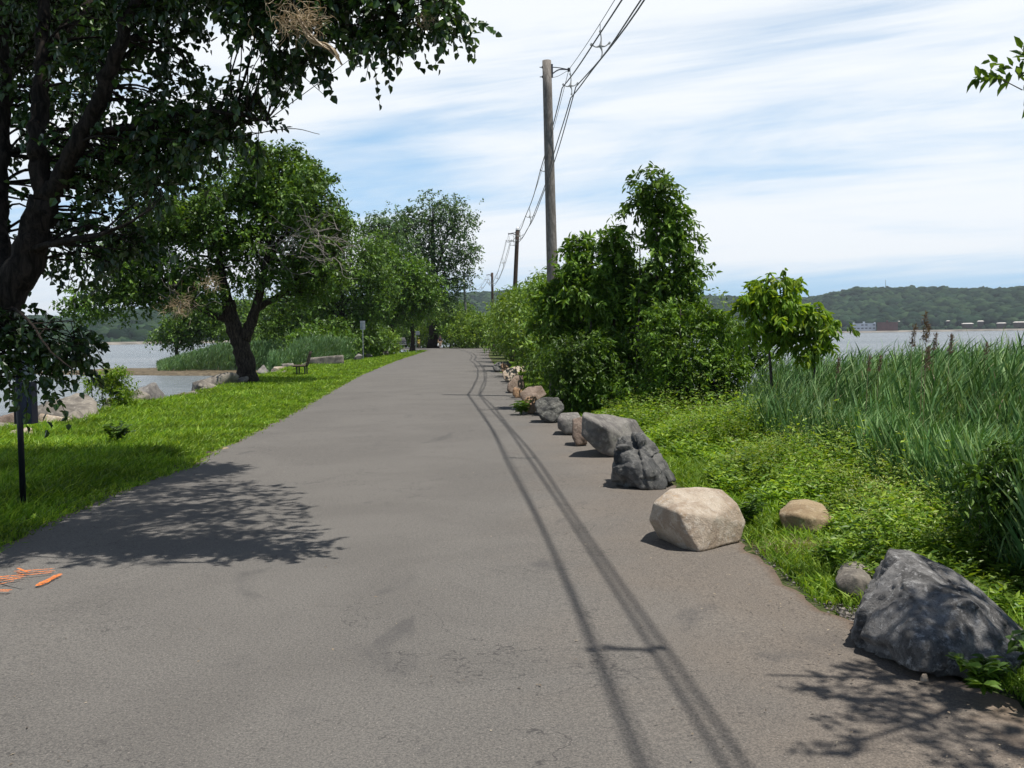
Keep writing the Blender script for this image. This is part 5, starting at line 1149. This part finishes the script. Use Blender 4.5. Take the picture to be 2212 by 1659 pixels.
# dry reed plumes that stand out against the river
for k_, (vx, vy, Y, s_, lb) in enumerate([(1970, 727, 9.5, 1.0, 'dry brown reed plume against the river, leftmost of the high ones'), (1995, 706, 9.2, 1.25, 'tallest dry brown reed plume, its tip against the far shore'), (2001, 724, 9.8, .9, 'dry brown reed plume close beside the tallest one'),
      (2017, 740, 9.6, .8, 'dry brown reed plume just right of the tallest pair'), (2051, 745, 9.4, .85, 'dry brown reed plume standing alone right of the others'), (2000, 776, 8.6, 1.0, 'dry brown reed plume low in the reed tops below the tallest'),
      (1875, 786, 10.5, .8, 'small dry reed plume in the left part of the reed tops'), (1898, 786, 10.8, .8, 'pale dry reed plume beside the small left one'), (2127, 762, 9.6, .8, 'dry reed plume near the right edge of the picture'),
      (1808, 790, 12, .9, 'thin dry reed plume next to the young yellow green tree')]):
    R = np.random.default_rng(600+k_); tip = A(vx, vy, Y); b_ = np.array([tip[0]-.05, Y, max(float(gz(tip[0], Y)), -1.4)]); root = empty('dry_reed', b_, lb, 'reed plume', 'dry reed plumes')
    g = Geo(); g.tube(smoothline([(0, 0, 0), (.02, 0, (tip[2]-b_[2])*.5), tip-b_], 4), np.linspace(.0035, .002, 9), 5); g.build('stalk', M['dry'], root)
    nn_ = 150; t_ = R.random(nn_); pz = tip-b_+np.column_stack([R.normal(0, .011, nn_)*(1.3-t_)+.02*t_, R.normal(0, .011, nn_), (t_-.5)*.21*s_])
    v, q_ = leaf_geo(pz, np.column_stack([R.normal(.3, .4, nn_), R.normal(0, .4, nn_), R.normal(.6, .4, nn_)]), R.normal(0, 1, (nn_, 3)), R.uniform(.02, .045, nn_)*s_, R.uniform(.005, .011, nn_), 'quad')
    mesh_np('plume', v, q_, M['plume'], root)

# single leafy plants
def weedplant(label, loc, h, r, mat, leaf, wid, n, seed, name='leafy_weed', droop=.3):
    R = np.random.default_rng(seed); root = empty(name, loc, label, 'weed', None); g = Geo(); V_ = []; Q_ = []; off = 0
    for k_ in range(n):
        th = R.uniform(0, 6.28); e = np.array([math.cos(th)*r*R.uniform(.3, 1), math.sin(th)*r*R.uniform(.3, 1), h*R.uniform(.5, 1)]); c_ = smoothline([(0, 0, 0), e*np.array([.35, .35, .6]), e], 5); g.tube(c_, np.linspace(.005, .002, len(c_)), 4)
        for s2 in range(3, len(c_)):
            for sd in (-1, 1):
                d_ = norm(np.cross(c_[s2]-c_[s2-1], [0, 0, 1]))*sd+np.array([0, 0, .15]); v, q_ = leaf_geo(c_[s2][None], (d_+R.normal(0, .2, 3))[None], (np.array([0, 0, 1])+R.normal(0, .2, 3))[None], np.array([leaf*R.uniform(.8, 1.2)]), np.array([wid]), 'ovate'); V_.append(v); Q_.append(q_+off); off += 6
    g.build('stems', mat, root); mesh_np('leaves', np.concatenate(V_), np.concatenate(Q_), mat, root)
weedplant('broad leaved weed at the road edge beside the big granite rock', P(2125, 1500), .17, .13, M['leaf_shrub'], .07, .04, 10, 1)
weedplant('dark leaved weed standing in the sunlit left grass', P(250, 955), .32, .30, M['leaf_mid'], .11, .05, 14, 2)
weedplant('fern like plant at the foot of the tall shrubs, upper one', gp(3.7, 17.2)+(0, 0, .1), .95, .7, M['leaf_bright'], .16, .035, 12, 3)
weedplant('fern like plant at the foot of the tall shrubs, lower one', gp(4.2, 15.8), .85, .6, M['leaf_bright'], .15, .035, 12, 4)
weedplant('pale narrow leaved weed between the half buried boulder and the reeds', gp(2.95, 7.7), .42, .26, M['reed'], .10, .016, 16, 5)
weedplant('small green weed sprouting by the dark boulder in front of the shrubs', gp(.18, 20.2)+(0, 0, .02), .32, .3, M['leaf_bright'], .12, .05, 9, 6)
weedplant('green weed growing beside the light tan boulder', gp(1.95, 8.2), .34, .25, M['leaf_bright'], .08, .035, 12, 7)
weedplant('leafy weed in the shade right of the big granite rock', gp(2.35, 4.15)+(0, 0, .02), .3, .25, M['leaf_shrub'], .09, .045, 14, 8)
# dry straw at the half buried boulder
R = np.random.default_rng(571); c_ = P(1742, 1168); n = 900; x = np.concatenate([R.normal(c_[0]-.15, .13, n//2), R.uniform(c_[0]-.2, c_[0]+.26, n//2)]); y = np.concatenate([R.normal(7.35, .12, n//2), R.normal(7.28, .06, n//2)]); z = gz(x, y)
D = np.column_stack([R.normal(0, .6, n), R.normal(-.2, .5, n), np.ones(n)]); v, q_, t_ = blades(np.column_stack([x, y, z]), D, R.uniform(.08, .20, n), np.full(n, .004), np.column_stack([R.normal(0, .8, n), R.normal(0, .8, n), np.full(n, -.8)]), seed=9)
meta(mesh_np('dry_grass', v, [q_, t_], M['dry']), 'dry brown straw in front of the half buried boulder', 'dry grass', kind='stuff')
# loose gravel at the broken road edge
R = np.random.default_rng(581); n = 1100; iv, iff = ico(1)
cx = np.concatenate([gp0[0]+.1+np.abs(R.normal(0, .15, 600))-.06, xre(np.full(500, 6.3)+0)*0+0]); cy = np.concatenate([R.normal(gp0[1], .20, 600), R.uniform(4.4, 8.5, 500)]); cx[600:] = xre(cy[600:])+R.normal(.10, .05, 500)
sz = R.uniform(.003, .011, n); cz = np.maximum(gz(cx, cy), np.where(cx < xre(cy)+.02, 0.0, -.05))+sz*.3
V_ = (iv[None]*sz[:, None, None]*R.uniform(.6, 1.3, (n, 1, 3))*(1+R.normal(0, .12, (n, len(iv), 1)))+np.stack([cx, cy, cz], -1)[:, None, :]).reshape(-1, 3)
F_ = (iff[None]+(np.arange(n)*len(iv))[:, None, None]).reshape(-1, 3)
M['gravel'] = leaf_mat('gravel', (.06, .055, .05), (.11, .10, .09), (.25, .22, .19), trans=0.0)
meta(mesh_np('gravel', V_, F_, M['gravel']), 'loose gravel crumbling from the road edge beside the small stone', 'gravel', kind='stuff')
# a few fallen leaves and twigs on the asphalt
for k_, (x, y, lb) in enumerate([(480, 972, 'curled brown leaf lying on the asphalt by the left grass'), (444, 981, 'small dark leaf at the grass edge next to the curled one')]):
    v, q_ = leaf_geo(P(x, y)[None]*0+np.array([[0, 0, .012]]), np.array([[1, .3, .25]]), np.array([[0, -.3, 1.]]), np.array([.10]), np.array([.07]), 'ovate')
    meta(mesh_np('fallen_leaf', v, q_, M['dry'] if k_ == 0 else M['wood_old'], loc=P(x, y)), lb, 'leaf')

# ------------------------------------------------------------------ far shore: wooded hills and waterside buildings
hx = np.array([-1800, -400, 0, 80, 200, 273, 400, 600, 800, 960, 1000, 1100, 1300, 1530, 1620, 1700, 1740, 1780, 1850, 1950, 2050, 2130, 2212, 2600, 4000])
hv = np.array([40, 44, 48, 49, 44, 62, 74, 84, 90, 92, 96, 100, 88, 80, 74, 68, 70, 76, 88, 86, 83, 79, 80, 76, 50.])
haz = np.arctan((hx-1106)/FPX)
def shore_r(az_): return np.interp(az_, [-.45, -.2, 0, .12, .3, .6], [1250, 1500, 1900, 2000, 2000, 1900])
na_, nr_ = 320, 26
AZ = np.linspace(-.72, .72, na_); U_ = np.linspace(0, 1, nr_)
def hill_z(az_, u):
    hh = np.interp(az_, haz, hv)/FPX; rs = shore_r(az_); rr = rs+u*1300
    prof = np.interp(u, [0, .03, .12, .3, .55, .8, 1], [0, .02, .18, .50, .86, 1.0, .97])
    z = EYE+hh*(rs+.62*1300)*prof
    return rr, z
g = []
co = []
for u in U_:
    rr, z = hill_z(AZ, u)
    nzv = np.array([mnoise.noise(Vector((a_*14, u*5, 0)))*.6+mnoise.noise(Vector((a_*50, u*16, 3)))*.3 for a_ in AZ])
    z = z*(1+.10*nzv*(u > .05))-11*(u > .03)+(-3.0 if u == 0 else 0)
    co.append(np.column_stack([np.sin(AZ)*rr, np.cos(AZ)*rr, z]))
co = np.concatenate(co); i = np.arange(nr_-1)[:, None]; j = np.arange(na_-1)[None, :]
q_ = np.stack([i*na_+j, i*na_+j+1, (i+1)*na_+j+1, (i+1)*na_+j], -1).reshape(-1, 4)
M['hill'] = simple('hill_ground', (.02, .038, .018), .95, 0, .4, .02, .05)
meta(mesh_np('hills', co, q_, M['hill'], smooth=True), 'low wooded hills across the river', 'hills', kind='structure')
R = np.random.default_rng(700); n = 20000
az_ = R.uniform(-.60, .60, n); u = np.abs(R.random(n))**1.25*.82; rr, z = hill_z(az_, u)
nzv = np.array([mnoise.noise(Vector((a_*14, b2*5, 0)))*.6+mnoise.noise(Vector((a_*50, b2*16, 3)))*.3 for a_, b2 in zip(az_, u)])
z = z*(1+.10*nzv)-11
keep = u > .035
bl = []   # clearings at the buildings
sz = R.uniform(6, 15, n)*(1-.4*(u < .08)); iv, iff = ico(2)
iv = iv*1.0
cen = np.column_stack([np.sin(az_)*rr, np.cos(az_)*rr, z+sz*.55+1])
HB = [(1867, 705, 46, 13), (1917, 704, 44, 15)]
for (vx, vy, w, h) in HB:
    keep &= ~((np.abs(az_-math.atan((vx-1106)/FPX)) < .0135) & (u < .06))
cen = cen[keep]; sz = sz[keep]; n = len(cen)
jit = 1+R.normal(0, .16, (n, len(iv), 1))
V_ = (iv[None]*jit*sz[:, None, None]*np.array([1, 1, .85])+cen[:, None, :]).reshape(-1, 3)
F_ = (iff[None]+(np.arange(n)*len(iv))[:, None, None]).reshape(-1, 3)
M['far_leaf'] = leaf_mat('far_leaf', (.006, .017, .010), (.015, .035, .018), (.036, .064, .028), trans=0.0, rough=.9, spec=.05, clump=.02)
meta(mesh_np('far_woods', V_, F_, M['far_leaf'], smooth=True), 'continuous dark green woods covering the far hills', 'woods', kind='stuff')
# pale beach line
rs_ = shore_r(AZ); g = Geo(); co = np.concatenate([np.column_stack([np.sin(AZ)*(rs_-r0), np.cos(AZ)*(rs_-r0), np.full(na_, z0)]) for r0, z0 in ((14, WZ-.6), (9, .2), (-6, 1.6), (-30, 2.2))])
i = np.arange(3)[:, None]; q_ = np.stack([i*na_+j, i*na_+j+1, (i+1)*na_+j+1, (i+1)*na_+j], -1).reshape(-1, 4)
meta(mesh_np('beach', co, q_, simple('beach_stones', (.20, .18, .15), .9, 0, .4, .05)), 'narrow stony beach line along the far shore', 'beach', kind='structure')
m_white = simple('wall_white', (.62, .65, .70), .7, 0, .05, .2); m_brick = simple('wall_brick', (.17, .075, .06), .8, 0, .15, .2); m_roof = simple('roof_pale', (.55, .52, .48), .6, 0, .1, .2); m_green = simple('roof_green', (.30, .50, .42), .6, 0, .1, .2); m_wallb = simple('wall_brown', (.10, .075, .06), .8, 0, .15, .2); m_pane = simple('window_dark', (.08, .09, .10), .2, 0, .1)
def house(vx, vy, wv, hv_, label, wall, roof, flat=False, rows=2, u=None, name='house', cat='house', Rr=None):
    az_ = math.atan((vx-1106)/FPX); Rr = Rr or float(shore_r(az_))+25; Y = math.cos(az_)*Rr
    top = A(vx, vy-hv_/2, Y); bot = A(vx, vy+hv_/2, Y); h = top[2]-bot[2]; w = wv*Y/FPX; d = max(10, w*.4)
    b_ = np.array([bot[0], Y, min(bot[2], top[2]-1)]); root = empty(name, b_, label, cat, 'buildings along the far shore'); root.rotation_euler = (0, 0, -az_)
    wh = h if flat else h*.6
    g = Geo(); g.box((0, 0, wh/2-3), (w, d, wh+6)); g.build('wall', wall, root)
    if flat:
        g = Geo(); g.box((0, 0, wh+.25), (w*1.01, d*1.01, .5)); g.build('roof', roof, root)
        g = Geo(); g.box((-.02*w, 0, wh+2.0), (w*.1, 5, 3.2)); g.build('roof_housing', wall, root)
        if w > 30 and rows:
            for sx in (-.46, .45): g = Geo(); g.box((sx*w, 0, wh+1.2), (w*.07, 5, 2.2)); g.build('roof_housing', wall, root)
    else:
        g = Geo(); o_ = w*.08; z0, z1 = wh, h
        g.add([(-w/2-o_, -d/2-1, z0), (w/2+o_, -d/2-1, z0), (w/2+o_, d/2+1, z0), (-w/2-o_, d/2+1, z0), (-w*.38, 0, z1), (w*.38, 0, z1)], [(0, 1, 5, 4), (2, 3, 4, 5), (3, 2, 1, 0)], [(1, 2, 5), (3, 0, 4)]); g.build('roof', roof, root)
    nwin = max(2, int(w/6))
    for r_ in range(rows):
        for k_ in range(nwin):
            if flat and rows > 1 and R.random() < .12: continue
            g = Geo(); zz = wh*(r_+.55)/rows; g.box((-w/2+w*(k_+.5)/nwin, -d/2-.06, zz), (w/nwin*.62, .12, min(1.9, wh/rows*.42))); g.build('window', m_pane, root)
house(1867, 706, 47, 14, 'long white flat roofed building on the far shore', m_white, m_white, True, 2, name='waterside_building', cat='building')
house(1917, 704.5, 42, 16, 'brick red windowless hall right of the white building', m_brick, m_brick, True, 0, name='waterside_building', cat='building')
for (vx, vy, w, h, rf, lb, dr) in [(1944, 694, 10, 6, m_roof, 'small pale roofed house above the red hall', 130), (2090, 699, 22, 8, m_roof, 'low pale roofed house right of the dry plumes', 30), (2118, 694, 12, 9, m_roof, 'narrow two storey pale house further right', 50),
      (2163, 698, 18, 8, m_roof, 'low pale roofed house near the right edge', 30), (2204, 696, 26, 9, m_roof, 'wide pale roofed house cut by the right edge', 30), (2146, 678, 22, 5, m_green, 'pale green roofed house on the hillside', 330), (2023, 644, 22, 6, m_roof, 'grey villa high on the hillside above the river', 800),
      (2000, 694, 5, 4, m_roof, 'tiny pale house among trees behind the tallest plume', 120), (2048, 693, 7, 6, m_roof, 'tiny pink pale house among the shore trees', 100), (1790, 708, 14, 4, m_roof, 'low pale shed on the shore left of the white building', 20), (1903, 697, 4, 3, m_roof, 'tiny white roof above the left end of the red hall', 140)]:
    az_ = math.atan((vx-1106)/FPX)
    house(vx, vy+1, w, h*.6, lb, m_wallb, rf, False, 1, Rr=float(shore_r(az_))+dr)
az_ = math.atan((1913-1106)/FPX); tp = A(1913, 605, math.cos(az_)*2850)
b_ = A(1913, 640, math.cos(az_)*2850); g = Geo(); g.tube([(0, 0, -20), (0, 0, tp[2]-b_[2])], [1.1, .6], 6); meta(g.build('radio_mast', M['steel'], loc=b_), 'thin radio mast on the crest of the far hill', 'mast')
b_ = A(1806, 716, 1985); g = Geo(); g.box((0, 0, .4), (75, 8, 3.2)); g.box((-18, 0, 2.2), (8, 6, 1.5)); meta(g.build('jetty', M['pole_dark'], loc=(b_[0]+10, 1960, -.4)), 'dark low jetty at the water left of the white building', 'jetty')

# ------------------------------------------------------------------ air
m = bpy.data.materials.new('air'); m.use_nodes = True; t = m.node_tree; t.nodes.clear()
vo_ = N(t, 'ShaderNodeVolumePrincipled'); vo_.inputs['Color'].default_value = (.80, .88, 1.0, 1); vo_.inputs['Density'].default_value = HAZE; vo_.inputs['Anisotropy'].default_value = .2
L(t, vo_.outputs[0], N(t, 'ShaderNodeOutputMaterial').inputs['Volume'])
g = Geo(); g.box((0, 0, 110), (14600, 14600, 232)); meta(g.build('haze', m), 'faint blue haze over the river', 'haze', kind='stuff')
